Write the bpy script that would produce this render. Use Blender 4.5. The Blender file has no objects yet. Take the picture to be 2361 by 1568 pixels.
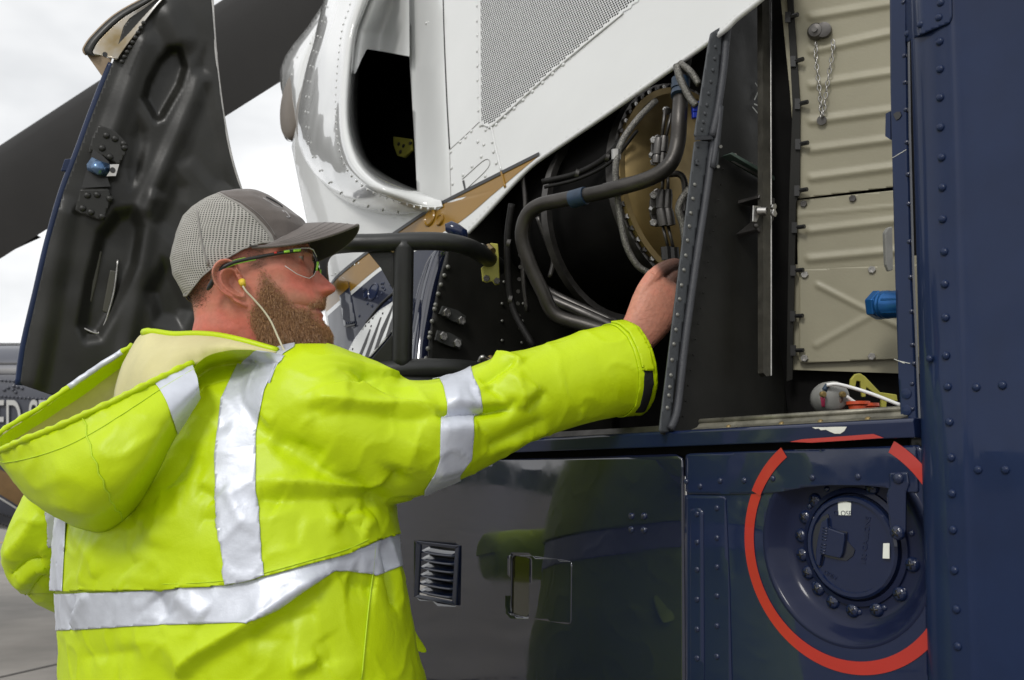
import bpy, bmesh, math, random
import numpy as np
from mathutils import Vector, Matrix, Quaternion, noise
from mathutils.bvhtree import BVHTree

random.seed(7); np.random.seed(7)
SC = bpy.context.scene
COL = SC.collection
R = math.radians

# ------------------------------------------------------------------ camera
FPX, CX, CY, HORIZ = 2250.0, 1180.5, 784.0, 1110.0     # photograph measured on a 2361 x 1568 grid
PITCH = math.atan((HORIZ - CY) / FPX)
CAMZ = 1.35
cam = bpy.data.cameras.new('camera')
cam.sensor_width = 36.0
cam.lens = 36.0 * FPX / 2361.0
cam.clip_start, cam.clip_end = 0.05, 3000
cam.dof.use_dof = True
cam.dof.focus_distance = 1.75
cam.dof.aperture_fstop = 9.0
camo = bpy.data.objects.new('camera', cam); COL.objects.link(camo)
camo.location = (0, 0, CAMZ)
camo.rotation_euler = (math.pi / 2 + PITCH, 0, 0)
SC.camera = camo

# ------------------------------------------------------------------ sky, sun, exposure
SUN_EL, SUN_AZ = R(38), R(205)          # azimuth clockwise from +Y: behind the camera, a little to its left
w = bpy.data.worlds.new('World'); SC.world = w; w.use_nodes = True
nt = w.node_tree; nt.nodes.clear()
o_ = nt.nodes.new('ShaderNodeOutputWorld'); bg = nt.nodes.new('ShaderNodeBackground')
sky = nt.nodes.new('ShaderNodeTexSky'); sky.sky_type = 'NISHITA'; sky.sun_disc = False
sky.sun_elevation = SUN_EL; sky.sun_rotation = SUN_AZ
tc = nt.nodes.new('ShaderNodeTexCoord'); mp = nt.nodes.new('ShaderNodeMapping'); mp.inputs['Scale'].default_value = (1.0, 1.0, 2.2)
nz = nt.nodes.new('ShaderNodeTexNoise'); nz.inputs['Scale'].default_value = 2.3; nz.inputs['Detail'].default_value = 5; nz.inputs['Roughness'].default_value = .5
rp = nt.nodes.new('ShaderNodeValToRGB')
rp.color_ramp.elements[0].position = .34; rp.color_ramp.elements[0].color = (.60, .615, .63, 1)
rp.color_ramp.elements[1].position = .58; rp.color_ramp.elements[1].color = (1.0, 1.0, 1.0, 1)
sc_ = nt.nodes.new('ShaderNodeVectorMath'); sc_.operation = 'SCALE'; sc_.inputs['Scale'].default_value = 12.0
mx = nt.nodes.new('ShaderNodeMix'); mx.data_type = 'RGBA'; mx.inputs[0].default_value = .94   # overcast: cloud deck over the sky
nt.links.new(tc.outputs['Generated'], mp.inputs['Vector']); nt.links.new(mp.outputs['Vector'], nz.inputs['Vector'])
nt.links.new(nz.outputs['Fac'], rp.inputs['Fac']); nt.links.new(rp.outputs['Color'], sc_.inputs[0])
nt.links.new(sky.outputs['Color'], mx.inputs[6]); nt.links.new(sc_.outputs['Vector'], mx.inputs[7])
nt.links.new(mx.outputs[2], bg.inputs['Color']); bg.inputs['Strength'].default_value = .1
nt.links.new(bg.outputs['Background'], o_.inputs['Surface'])
w.cycles.sampling_method = 'MANUAL'; w.cycles.sample_map_resolution = 512
sun = bpy.data.lights.new('sun', 'SUN'); sun.energy = 1.5; sun.angle = R(14); sun.color = (1.0, .97, .93)
suno = bpy.data.objects.new('sun', sun); COL.objects.link(suno)
sd = Vector((math.sin(SUN_AZ) * math.cos(SUN_EL), math.cos(SUN_AZ) * math.cos(SUN_EL), math.sin(SUN_EL)))
suno.rotation_euler = (-sd).to_track_quat('-Z', 'Y').to_euler(); suno.location = (-2, -6, 8)
SC.view_settings.view_transform = 'Standard'; SC.view_settings.look = 'None'
SC.view_settings.exposure = 0.0; SC.view_settings.gamma = 1.0; SC.view_settings.use_curve_mapping = False
SC.render.engine = 'CYCLES'
SC.cycles.use_denoising = True
SC.cycles.max_bounces = 6; SC.cycles.diffuse_bounces = 2; SC.cycles.glossy_bounces = 3; SC.cycles.transmission_bounces = 6; SC.cycles.transparent_max_bounces = 8

# ------------------------------------------------------------------ geometry helpers
C = Vector((0, 0, CAMZ))
RT = Vector((1, 0, 0)); FW = Vector((0, math.cos(PITCH), math.sin(PITCH))); UP = Vector((0, -math.sin(PITCH), math.cos(PITCH)))
Z = Vector((0, 0, 1))
def ray(u, v): return RT * ((u - CX) / FPX) + FW - UP * ((v - CY) / FPX)
def P(u, v, d): return C + ray(u, v) * d
def hit(u, v, p, n):
    r = ray(u, v); return C + r * ((p - C).dot(n) / r.dot(n))
def proj(p):
    q = p - C; d = q.dot(FW); return (CX + FPX * q.dot(RT) / d, CY - FPX * q.dot(UP) / d, d)
# fuselage frame: H runs aft along the side (away to the left), N outboard, Z up
H = ray(-600, HORIZ); H.z = 0; H.normalize()
N = Vector((-H.y, H.x, 0)); N.normalize()
if N.dot(C - P(1943, 1262, 1.4)) < 0: N = -N
O = P(1943, 1262, 1.4)
def S(u, v, off=0.0): return hit(u, v, O + N * off, N)
B0 = S(1545, 985)
B1 = hit(1650, 50, B0, H)                                   # same station, higher up: the cowl leans inboard
TN = H.cross(B1 - B0).normalized()
if TN.dot(N) < 0: TN = -TN
def T(u, v, off=0.0): return hit(u, v, B0 + TN * off, TN)
def lerp(a, b, t): return a + (b - a) * t

def catmull(pts, n=6, closed=False):
    pts = [Vector(p) for p in pts]; out = []; m = len(pts)
    rng = m if closed else m - 1
    for i in range(rng):
        p0 = pts[(i - 1) % m] if closed or i > 0 else pts[0] * 2 - pts[1]
        p1, p2 = pts[i], pts[(i + 1) % m]
        p3 = pts[(i + 2) % m] if closed or i + 2 < m else p2 * 2 - p1
        for k in range(n):
            t = k / n
            out.append(.5 * ((2 * p1) + (p2 - p0) * t + (2 * p0 - 5 * p1 + 4 * p2 - p3) * t * t + (3 * p1 - p0 - 3 * p2 + p3) * t ** 3))
    if not closed: out.append(pts[-1].copy())
    return out
def crv2(pts, n=6, closed=False): return [(p.x, p.y) for p in catmull([Vector((a[0], a[1], 0)) for a in pts], n, closed)]

class MB:
    def __init__(s): s.v = []; s.f = []
    def add(s, vs, fs):
        b = len(s.v); s.v += [tuple(x) for x in vs]; s.f += [tuple(i + b for i in f) for f in fs]; return s
    def box(s, c, ax, ay, az):
        c = Vector(c); vs = [c + ax * i + ay * j + az * k for k in (-1, 1) for j in (-1, 1) for i in (-1, 1)]
        return s.add(vs, [(0, 2, 3, 1), (4, 5, 7, 6), (0, 1, 5, 4), (2, 6, 7, 3), (0, 4, 6, 2), (1, 3, 7, 5)])
    def prism(s, poly, ex):
        n = len(poly); poly = [Vector(p) for p in poly]
        vs = poly + [p + ex for p in poly]
        fs = [tuple(range(n))[::-1], tuple(range(n, 2 * n))] + [(i, (i + 1) % n, n + (i + 1) % n, n + i) for i in range(n)]
        return s.add(vs, fs)
    def frustum(s, poly, poly2):
        n = len(poly); vs = list(poly) + list(poly2)
        fs = [tuple(range(n))[::-1], tuple(range(n, 2 * n))] + [(i, (i + 1) % n, n + (i + 1) % n, n + i) for i in range(n)]
        return s.add(vs, fs)
    def tube(s, path, r, seg=10, cap=True, squash=None):
        path = [Vector(p) for p in path]; n = len(path)
        rs = r if isinstance(r, (list, tuple)) else [r] * n
        tg = [(path[min(i + 1, n - 1)] - path[max(i - 1, 0)]).normalized() for i in range(n)]
        up = Vector((0, 0, 1)) if abs(tg[0].z) < .9 else Vector((1, 0, 0))
        x = tg[0].cross(up).normalized(); vs = []; fs = []
        for i in range(n):
            x = (x - tg[i] * x.dot(tg[i])).normalized(); y = tg[i].cross(x)
            for k in range(seg):
                a = 2 * math.pi * k / seg
                vs.append(path[i] + x * (math.cos(a) * rs[i]) + y * (math.sin(a) * rs[i] * (squash or 1)))
        for i in range(n - 1):
            for k in range(seg):
                k2 = (k + 1) % seg; fs.append((i * seg + k, i * seg + k2, (i + 1) * seg + k2, (i + 1) * seg + k))
        if cap: fs += [tuple(range(seg))[::-1], tuple(range((n - 1) * seg, n * seg))]
        return s.add(vs, fs)
    def lathe(s, prof, c, axis, seg=24, cap=True):
        c = Vector(c); axis = axis.normalized(); x = axis.orthogonal().normalized(); y = axis.cross(x); vs = []; fs = []
        for r, h in prof:
            for k in range(seg):
                a = 2 * math.pi * k / seg; vs.append(c + axis * h + (x * math.cos(a) + y * math.sin(a)) * r)
        for i in range(len(prof) - 1):
            for k in range(seg):
                k2 = (k + 1) % seg; fs.append((i * seg + k, i * seg + k2, (i + 1) * seg + k2, (i + 1) * seg + k))
        if cap: fs += [tuple(range(seg))[::-1], tuple(range((len(prof) - 1) * seg, len(prof) * seg))]
        return s.add(vs, fs)
    def grid(s, rows, close_u=False):
        m, n = len(rows), len(rows[0]); vs = [p for r in rows for p in r]; fs = []
        for i in range(m - 1):
            for k in range(n if close_u else n - 1):
                k2 = (k + 1) % n; fs.append((i * n + k, i * n + k2, (i + 1) * n + k2, (i + 1) * n + k))
        return s.add(vs, fs)
    def build(s, name, mat, parent=None, smooth=False, bevel=0, solid=0, auto=None, offset=-1):
        me = bpy.data.meshes.new(name); me.from_pydata(s.v, [], s.f); me.validate()
        bm = bmesh.new(); bm.from_mesh(me); bmesh.ops.recalc_face_normals(bm, faces=bm.faces); bm.to_mesh(me); bm.free()
        return link(name, me, mat, parent, smooth, bevel, solid, auto, offset)

def link(name, me, mat, parent=None, smooth=False, bevel=0, solid=0, auto=None, offset=-1):
    if mat is not None and not me.materials: me.materials.append(mat)
    o = bpy.data.objects.new(name, me); COL.objects.link(o)
    if smooth or auto: me.shade_smooth()
    if solid:
        m = o.modifiers.new('solid', 'SOLIDIFY'); m.thickness = solid; m.offset = offset
    if bevel:
        m = o.modifiers.new('bevel', 'BEVEL'); m.width = bevel; m.segments = 2; m.limit_method = 'ANGLE'; m.angle_limit = R(35)
    if auto:
        if auto is True: auto = 40
        bm = bmesh.new(); bm.from_mesh(me)
        for e in bm.edges:
            if len(e.link_faces) == 2 and e.calc_face_angle(0) > R(auto): e.smooth = False
        bm.to_mesh(me); bm.free()
    put(o, parent)
    return o
def put(o, parent):
    if parent is not None:
        o.parent = parent
        if parent.type == 'EMPTY': o.matrix_parent_inverse = Matrix.Translation(-parent.location)
def thing(name, label, cat, loc, group=None):
    o = bpy.data.objects.new(name, None); COL.objects.link(o); o.location = loc; o.empty_display_size = .1
    o['label'] = label; o['category'] = cat
    if group: o['group'] = group
    return o
def tag(o, label, cat, group=None):
    o['label'] = label; o['category'] = cat
    if group: o['group'] = group
    return o

def cut_field(bm, f, keep_pos=True):
    """cut triangulated bmesh at f=0 (f: Vector->float) and drop the negative side"""
    val = {v: f(v.co) for v in bm.verts}
    new = []
    for e in list(bm.edges):
        a, b = e.verts; fa, fb = val[a], val[b]
        if fa * fb < 0:
            t = fa / (fa - fb)
            if t < .02: val[a] = 0.0; continue
            if t > .98: val[b] = 0.0; continue
            _, nv = bmesh.utils.edge_split(e, a, t); val[nv] = 0.0; new.append(nv)
    zero = [v for v in bm.verts if val[v] == 0.0]
    bmesh.ops.connect_verts(bm, verts=zero)
    sgn = 1 if keep_pos else -1
    dele = [fc for fc in bm.faces if sum(val[v] for v in fc.verts) * sgn <= 0]
    bmesh.ops.delete(bm, geom=dele, context='FACES')
    bmesh.ops.delete(bm, geom=[v for v in bm.verts if not v.link_faces], context='VERTS')

def sdpoly(px, py, poly):
    """signed distance (positive inside) of numpy points to polygon"""
    px = np.asarray(px, float); py = np.asarray(py, float)
    d = np.full(px.shape, 1e18); ins = np.zeros(px.shape, bool); n = len(poly)
    for i in range(n):
        x1, y1 = poly[i]; x2, y2 = poly[(i + 1) % n]
        ex, ey = x2 - x1, y2 - y1; L = ex * ex + ey * ey + 1e-12
        t = np.clip(((px - x1) * ex + (py - y1) * ey) / L, 0, 1)
        d = np.minimum(d, (px - x1 - t * ex) ** 2 + (py - y1 - t * ey) ** 2)
        c = ((y1 > py) != (y2 > py))
        xi = (x2 - x1) * (py - y1) / ((y2 - y1) if abs(y2 - y1) > 1e-12 else 1e-12) + x1
        ins ^= c & (px < xi)
    return np.where(ins, 1, -1) * np.sqrt(d)

def traced(name, outline, pfn, mat, parent, res=8.0, hfn=None, solid=0, holes=(), smooth=True, build=True):
    """a sheet standing on a real surface pfn(u,v,off), its outline and holes measured on the photograph; hfn(u,v)->relief in metres"""
    us = [p[0] for p in outline]; vs = [p[1] for p in outline]
    u0, u1, v0, v1 = min(us) - res, max(us) + res, min(vs) - res, max(vs) + res
    nu, nv = max(2, int((u1 - u0) / res) + 1), max(2, int((v1 - v0) / res) + 1)
    U, V = np.meshgrid(np.linspace(u0, u1, nu), np.linspace(v0, v1, nv))
    def fld(u, v):
        s = sdpoly(u, v, outline)
        for h in holes: s = np.minimum(s, -sdpoly(u, v, h))
        return s
    F = fld(U, V)
    bm = bmesh.new(); idx = {}
    lay = {}
    for j in range(nv):
        for i in range(nu):
            idx[i, j] = bm.verts.new((U[j, i], V[j, i], 0))
    bm.verts.ensure_lookup_table()
    for j in range(nv - 1):
        for i in range(nu - 1):
            if max(F[j, i], F[j, i + 1], F[j + 1, i], F[j + 1, i + 1]) <= 0: continue
            bm.faces.new((idx[i, j], idx[i + 1, j], idx[i + 1, j + 1])); bm.faces.new((idx[i, j], idx[i + 1, j + 1], idx[i, j + 1]))
    bmesh.ops.delete(bm, geom=[x for x in bm.verts if not x.link_faces], context='VERTS')
    cs = list(bm.verts); fv = fld(np.array([x.co.x for x in cs]), np.array([x.co.y for x in cs]))
    fd = {(x.co.x, x.co.y): q for x, q in zip(cs, fv)}
    cut_field(bm, lambda co: fd.get((co.x, co.y), 0.0))
    cs = list(bm.verts)
    hh = hfn(np.array([x.co.x for x in cs]), np.array([x.co.y for x in cs])) if hfn else np.zeros(len(cs))
    for x, h in zip(cs, hh): x.co = pfn(x.co.x, x.co.y, float(h))
    bmesh.ops.recalc_face_normals(bm, faces=bm.faces)
    # face toward the camera side
    s = sum((C - f.calc_center_median()).dot(f.normal) * f.calc_area() for f in bm.faces)
    if s < 0: bmesh.ops.reverse_faces(bm, faces=bm.faces)
    me = bpy.data.meshes.new(name); bm.to_mesh(me); bm.free()
    return link(name, me, mat, parent, smooth=smooth, solid=solid)

def smooth01(x): x = np.clip(x, 0, 1); return x * x * (3 - 2 * x)

# rivets, screws and bolts: one shared mesh each, copied as single objects
def _mk(name, prof, seg, cut=None):
    m = MB(); m.lathe(prof, (0, 0, 0), Z, seg)
    me = bpy.data.meshes.new(name); me.from_pydata(m.v, [], m.f); me.shade_smooth(); return me
FAST = {'rivet': _mk('rivet', [(1.0, -.3), (1.0, .02), (.86, .34), (.5, .56), (.12, .62)], 8),
        'bolt': _mk('bolt', [(1.0, -.2), (1.0, .55), (.88, .7), (.5, .7), (.42, .55), (.1, .55)], 6),
        'screw': _mk('screw', [(1.0, -.3), (1.0, .1), (.85, .42), (.5, .6), (.1, .66)], 12)}
_x = MB(); _x.box((0, 0, .60), Vector((.52, 0, 0)), Vector((0, .11, 0)), Vector((0, 0, .10))); _x.box((0, 0, .605), Vector((.11, 0, 0)), Vector((0, .52, 0)), Vector((0, 0, .10)))
_s = MB(); _s.lathe([(1.0, -.3), (1.0, .1), (.85, .42), (.5, .6), (.1, .66)], (0, 0, 0), Z, 12); _n = len(_s.f); _s.add(_x.v, _x.f)
FAST['screw'].clear_geometry(); FAST['screw'].from_pydata(_s.v, [], _s.f); FAST['screw'].shade_smooth(); FAST['screw'].polygons.foreach_set('material_index', [0] * _n + [1] * len(_x.f))
def fast(kind, parent, p, n, r, mat, name=None):
    key = (kind, mat.name)
    if key not in FAST:
        me = FAST[kind].copy(); me.materials.append(mat); FAST[key] = me
        if kind == 'screw': me.materials.append(blackp)
        if kind == 'bolt': me.shade_flat()
    o = bpy.data.objects.new(name or kind, FAST[key]); COL.objects.link(o)
    o.parent = parent
    M = Matrix.Translation(p) @ n.to_track_quat('Z', 'Y').to_matrix().to_4x4() @ Matrix.Diagonal((r, r, r, 1))
    if parent.type == 'EMPTY': o.matrix_parent_inverse = Matrix.Translation(-parent.location)
    if kind == 'screw': M = M @ Matrix.Rotation(random.uniform(0, 1.5), 4, 'Z')
    o.matrix_basis = M
    return o
# ------------------------------------------------------------------ materials
MT = {}
def mat(name, col, rough=.5, metal=0.0, coat=0.0, var=.0, vscale=8.0, bump=0.0, bscale=40.0, spec=.5, col2=None, wave=0.0, wscale=2.0, detail=4, coat_rough=.03, sheen=0, sss=0, rvar=0.0):
    m = bpy.data.materials.new(name); m.use_nodes = True; t = m.node_tree; b = t.nodes['Principled BSDF']
    b.inputs['Base Color'].default_value = (*col, 1); b.inputs['Roughness'].default_value = rough; b.inputs['Metallic'].default_value = metal
    b.inputs['Coat Weight'].default_value = coat; b.inputs['Coat IOR'].default_value = (1.95 if 'thin' in name else 1.62) if name.startswith('navy_paint') else 1.5; b.inputs['Coat Roughness'].default_value = coat_rough; b.inputs['Specular IOR Level'].default_value = spec
    if sheen: b.inputs['Sheen Weight'].default_value = sheen
    if sss:
        b.inputs['Subsurface Weight'].default_value = sss; b.inputs['Subsurface Radius'].default_value = (.008, .003, .0015); b.inputs['Subsurface Scale'].default_value = 1.0
    co = t.nodes.new('ShaderNodeTexCoord')
    def nz(scale, det=detail):
        n = t.nodes.new('ShaderNodeTexNoise'); n.inputs['Scale'].default_value = scale; n.inputs['Detail'].default_value = det
        n.inputs['Roughness'].default_value = .6; t.links.new(co.outputs['Object'], n.inputs['Vector']); return n
    if var or col2:
        n = nz(vscale); rp = t.nodes.new('ShaderNodeValToRGB'); rp.color_ramp.elements[0].position = .35; rp.color_ramp.elements[1].position = .68
        c2 = col2 or tuple(min(1, c * (1 + var)) for c in col); c1 = col if col2 else tuple(c * (1 - var) for c in col)
        rp.color_ramp.elements[0].color = (*c1, 1); rp.color_ramp.elements[1].color = (*c2, 1)
        t.links.new(n.outputs['Fac'], rp.inputs['Fac']); t.links.new(rp.outputs['Color'], b.inputs['Base Color'])
    if rvar:
        n = nz(vscale * 1.7); mr = t.nodes.new('ShaderNodeMapRange'); mr.inputs['To Min'].default_value = max(0, rough - rvar); mr.inputs['To Max'].default_value = rough + rvar
        mr.inputs['From Min'].default_value = .3; mr.inputs['From Max'].default_value = .7
        t.links.new(n.outputs['Fac'], mr.inputs['Value']); t.links.new(mr.outputs['Result'], b.inputs['Roughness'])
    prev = None
    for st, sc, ds in ((bump, bscale, .002), (wave, wscale, .02)):
        if st:
            n = nz(sc, 3 if sc > 6 else 1); bp = t.nodes.new('ShaderNodeBump'); bp.inputs['Strength'].default_value = st; bp.inputs['Distance'].default_value = ds
            t.links.new(n.outputs['Fac'], bp.inputs['Height'])
            if prev: t.links.new(prev.outputs['Normal'], bp.inputs['Normal'])
            prev = bp
    if prev:
        t.links.new(prev.outputs['Normal'], b.inputs['Normal'])
        if coat and wave: t.links.new(prev.outputs['Normal'], b.inputs['Coat Normal'])
    MT[name] = m; return m
navy = mat('navy_paint', (.007, .014, .046), .45, spec=.08, coat=.7, var=.12, vscale=3, wave=.12, wscale=3.0, coat_rough=.02)
navy_wavy = mat('navy_paint_thin_panel', (.006, .009, .026), .4, spec=.05, coat=1.0, var=.12, vscale=3, wave=.22, wscale=2.6, coat_rough=.015)
navy_satin = mat('navy_satin', (.008, .018, .056), .45, spec=.15, coat=.28, var=.14, vscale=6, wave=.1, wscale=5, coat_rough=.06)
navy_band = mat('navy_band_paint', (.012, .016, .036), .4, spec=.1, coat=.55, var=.15, vscale=8, wave=.3, wscale=6, coat_rough=.02)
navy_dish = mat('navy_dish_paint', (.008, .012, .036), .4, spec=.1, coat=.3, var=.12, vscale=6, coat_rough=.12)
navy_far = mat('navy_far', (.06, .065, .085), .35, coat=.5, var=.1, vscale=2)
white = mat('white_paint', (.62, .63, .62), .35, coat=.5, var=.03, vscale=3, wave=.08, wscale=5, bump=.02, bscale=250)
white_gloss = mat('white_gloss', (.64, .65, .64), .2, coat=1.0, var=.02, vscale=3, wave=.25, wscale=4.5, coat_rough=.01)
gold = mat('gold_paint', (.24, .125, .008), .3, spec=.3, coat=.35, var=.1, vscale=5, wave=.15, wscale=5)
red = mat('red_paint', (.40, .020, .012), .4, coat=.25, var=.06, vscale=9)
blackp = mat('black_paint', (.012, .012, .012), .45, coat=.2)
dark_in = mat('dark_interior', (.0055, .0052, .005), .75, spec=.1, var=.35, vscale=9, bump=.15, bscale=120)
olive_dark = mat('olive_dark_primer', (.011, .0108, .0088), .55, spec=.25, var=.25, vscale=7, bump=.1, bscale=180, rvar=.1)
seal = mat('rubber_seal', (.045, .050, .055), .55, var=.12, vscale=30, bump=.35, bscale=350)
seal_dark = mat('rubber_bulb', (.032, .034, .040), .5, var=.12, vscale=30, bump=.5, bscale=420)
olive = mat('olive_panel_paint', (.285, .265, .185), .5, var=.07, vscale=6, bump=.12, bscale=220, rvar=.08)
olive_rail = mat('worn_rail', (.20, .19, .15), .4, metal=.5, var=.4, vscale=22, bump=.2, bscale=120, rvar=.15)
steel = mat('steel', (.42, .41, .39), .32, metal=1.0, var=.2, vscale=40, bump=.1, bscale=160)
rivetm = mat('rivet_bare', (.22, .22, .20), .45, metal=.6, var=.25, vscale=60)
gunmetal = mat('dark_steel', (.10, .095, .09), .38, metal=.8, var=.3, vscale=25, bump=.1, bscale=150)
pipem = mat('pipe_steel', (.050, .046, .042), .42, metal=.6, var=.3, vscale=14, bump=.15, bscale=200, rvar=.1)
goldcad = mat('gold_cadmium', (.23, .165, .065), .42, metal=.55, var=.3, vscale=6, bump=.12, bscale=90, rvar=.12)
braid = mat('braided_hose', (.16, .155, .14), .4, metal=.7, bump=1.0, bscale=420, var=.5, vscale=300)
bluean = mat('blue_anodised', (.012, .10, .30), .3, metal=.45, var=.15, vscale=30)
blueclamp = mat('blue_clamp', (.012, .032, .065), .5, var=.2, vscale=30)
tubeblk = mat('black_tube', (.014, .015, .014), .42, var=.25, vscale=12, bump=.15, bscale=260)
yelgreen = mat('zinc_chromate', (.38, .36, .06), .45, var=.12, vscale=30, bump=.1, bscale=200)
orange = mat('orange_cap', (.50, .06, .015), .45, var=.15, vscale=40)
wirew = mat('white_wire', (.74, .74, .72), .35)
greyp = mat('grey_plastic', (.23, .23, .215), .5, var=.15, vscale=25, bump=.1, bscale=200)
pink = mat('pink_sleeve', (.5, .05, .12), .4)
brownins = mat('brown_boot', (.10, .06, .045), .5, var=.2, vscale=60)
taupe = mat('taupe_exhaust', (.17, .14, .11), .45, metal=.3, var=.15, vscale=4)
cowl_in = mat('cowl_inside', (.014, .014, .0115), .40, spec=.45, var=.3, vscale=5, bump=.12, bscale=120, rvar=.12)
cowl_dark = mat('cowl_pocket', (.012, .012, .011), .6, var=.2, vscale=6)
alu = mat('bare_aluminium', (.62, .63, .64), .28, metal=1.0, col2=(.34, .26, .14), vscale=6)
bladem = mat('rotor_blade_paint', (.017, .016, .015), .5, spec=.3, var=.12, vscale=2, bump=.1, bscale=60)
primer_tan = mat('primer_tan', (.30, .22, .14), .5, var=.2, vscale=12)
chipw = mat('paint_chip_primer', (.66, .66, .60), .55, var=.08, vscale=40)
tapew = mat('white_tape', (.72, .74, .68), .5, var=.04, vscale=60)
chalk = mat('chalk_mark', (.30, .31, .29), .8, var=.2, vscale=200)
lettering = mat('lettering_silver', (.55, .55, .53), .4)
yline = mat('yellow_line_paint', (.55, .36, .06), .7, var=.2, vscale=20)
tooth = mat('green_fillet', (.05, .075, .06), .5)

def concrete():
    m = mat('apron_concrete', (.215, .20, .18), .85, var=.18, vscale=1.2, bump=.35, bscale=60, detail=8)
    return m
conc = concrete()
for nm in ('navy_paint', 'navy_paint_thin_panel', 'navy_satin', 'white_paint'):          # dust film and handling marks in the clear coat
    t = MT[nm].node_tree; b = t.nodes['Principled BSDF']; co = t.nodes.new('ShaderNodeTexCoord'); n = t.nodes.new('ShaderNodeTexNoise'); n.inputs['Scale'].default_value = 11; n.inputs['Detail'].default_value = 9; n.inputs['Roughness'].default_value = .7
    t.links.new(co.outputs['Object'], n.inputs['Vector']); mr = t.nodes.new('ShaderNodeMapRange'); mr.inputs['From Min'].default_value = .42; mr.inputs['From Max'].default_value = .75; mr.inputs['To Min'].default_value = .012; mr.inputs['To Max'].default_value = .16
    t.links.new(n.outputs['Fac'], mr.inputs['Value']); t.links.new(mr.outputs['Result'], b.inputs['Coat Roughness'])
# ------------------------------------------------------------------ the setting
m = MB(); m.add([(-1500, -1500, 0), (1500, -1500, 0), (1500, 1500, 0), (-1500, 1500, 0)], [(0, 1, 2, 3)])
ground = m.build('apron_ground', conc); ground['kind'] = 'structure'
def ground_pt(u, v, z=0.004):
    r = ray(u, v); return C + r * ((z - CAMZ) / r.z)
jm = mat('joint_sealant', (.07, .065, .06), .9, var=.3, vscale=30)
for (a, b) in (((-700, 1722), (700, 1400)), ((-900, 1190), (600, 1178))):
    p, q = ground_pt(*a), ground_pt(*b); d = (q - p).normalized(); s_ = Vector((-d.y, d.x, 0)) * .018
    p -= d * 12; q += d * 12
    m = MB(); m.add([p - s_, q - s_, q + s_, p + s_], [(0, 1, 2, 3)]); m.build('slab_joint', jm, ground)
p, q = ground_pt(-600, 1256), ground_pt(600, 1246); d = (q - p).normalized(); s_ = Vector((-d.y, d.x, 0)) * .12
m = MB(); m.add([p - d * 20 - s_, q + d * 40 - s_, q + d * 40 + s_, p - d * 20 + s_], [(0, 1, 2, 3)]); m.build('yellow_line', yline, ground)

# far woods behind the photographer, seen only mirrored in the paint
foliage = mat('far_foliage', (.035, .05, .02), .9, var=.4, vscale=.4)
m = MB(); vs = []; fs = []
rows = []
for k in range(4):
    row = []
    for i in range(260):
        a = lerp(R(95), R(330), i / 259); rr = 170 + 14 * k
        hgt = [0, 5.5, 7.5, 0][k] * (.75 + .5 * noise.noise(Vector((i * .21, k * 3.1, 0))) + .25 * noise.noise(Vector((i * .9, k, 4))))
        row.append((math.sin(a) * rr, math.cos(a) * rr, max(0, hgt) - .1))
    rows.append(row)
m.grid(rows); wd = m.build('far_woods', foliage, smooth=False); wd['kind'] = 'stuff'
tag(wd, 'low dark line of far woods beyond the apron', 'woods')

# ------------------------------------------------------------------ the helicopter
heli = thing('helicopter', 'navy blue and white helicopter with open engine bay and red ringed fuel filler', 'helicopter', (1.2, 2.6, 0))
def L(s, n, z): return O + H * s + N * n + Z * (z - O.z)
def sof(p): return (p - O).dot(H)
def nof(p): return (p - O).dot(N)
zt = S(1800, 981).z; zb = S(1800, 1021).z; zg = S(1800, 1037.5).z
sL, sR = sof(S(560, 1040)), sof(S(2118, 1000))
def k6(x, y): return (1556.3 + .3933 * x, 951.1 + .3933 * y)          # filler crop
def k3(x, y): return (576.4 + .3308 * x, .3308 * y)                    # cowl crop
def k1(x, y): return (.3309 * x, .3309 * y)                            # cowling door crop
def k5(x, y): return (1498.6 + .3309 * x, .3309 * y)
def k66(x, y): return (1441 + .353 * x, 461.1 + .353 * y)
def k7(x, y): return (1959.8 + .3307 * x, .3307 * y)
def k8(x, y): return (1959.8 + .3307 * x, 518.8 + .3307 * y)
def kb(x, y): return (720.5 + .1912 * x, 576.4 + .1912 * y)

def rrect(u0, v0, u1, v1, r, dv=0.0, n=4):
    pts = []
    for cx, cy, a0 in ((u1 - r, v0 + r, -90), (u1 - r, v1 - r, 0), (u0 + r, v1 - r, 90), (u0 + r, v0 + r, 180)):
        for k in range(n + 1):
            a = R(a0 + 90 * k / n); x = cx + r * math.cos(a); pts.append((x, cy + r * math.sin(a) + dv * (x - u0) / (u1 - u0)))
    return pts

# lower side door (left of the filler)
vent_o = [(963, 1247), (1062, 1258), (1054, 1396), (957, 1377)]
slot_o = [(1179, 1280), (1221, 1286), (1219, 1424), (1177, 1416)]
outl = [(560, 1079)] + [(700, 1074.5), (1000, 1065), (1300, 1055)] + [(1556, 1047), (1568, 1050), (1574, 1062), (1577, 1300), (1580, 1600), (1584, 2050), (560, 2050)]
door = traced('side_panel', outl, S, navy_wavy, heli, res=14, solid=.006, holes=(vent_o, slot_o))
door['label'] = 'glossy dark blue lower side panel mirroring the jacket'
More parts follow.
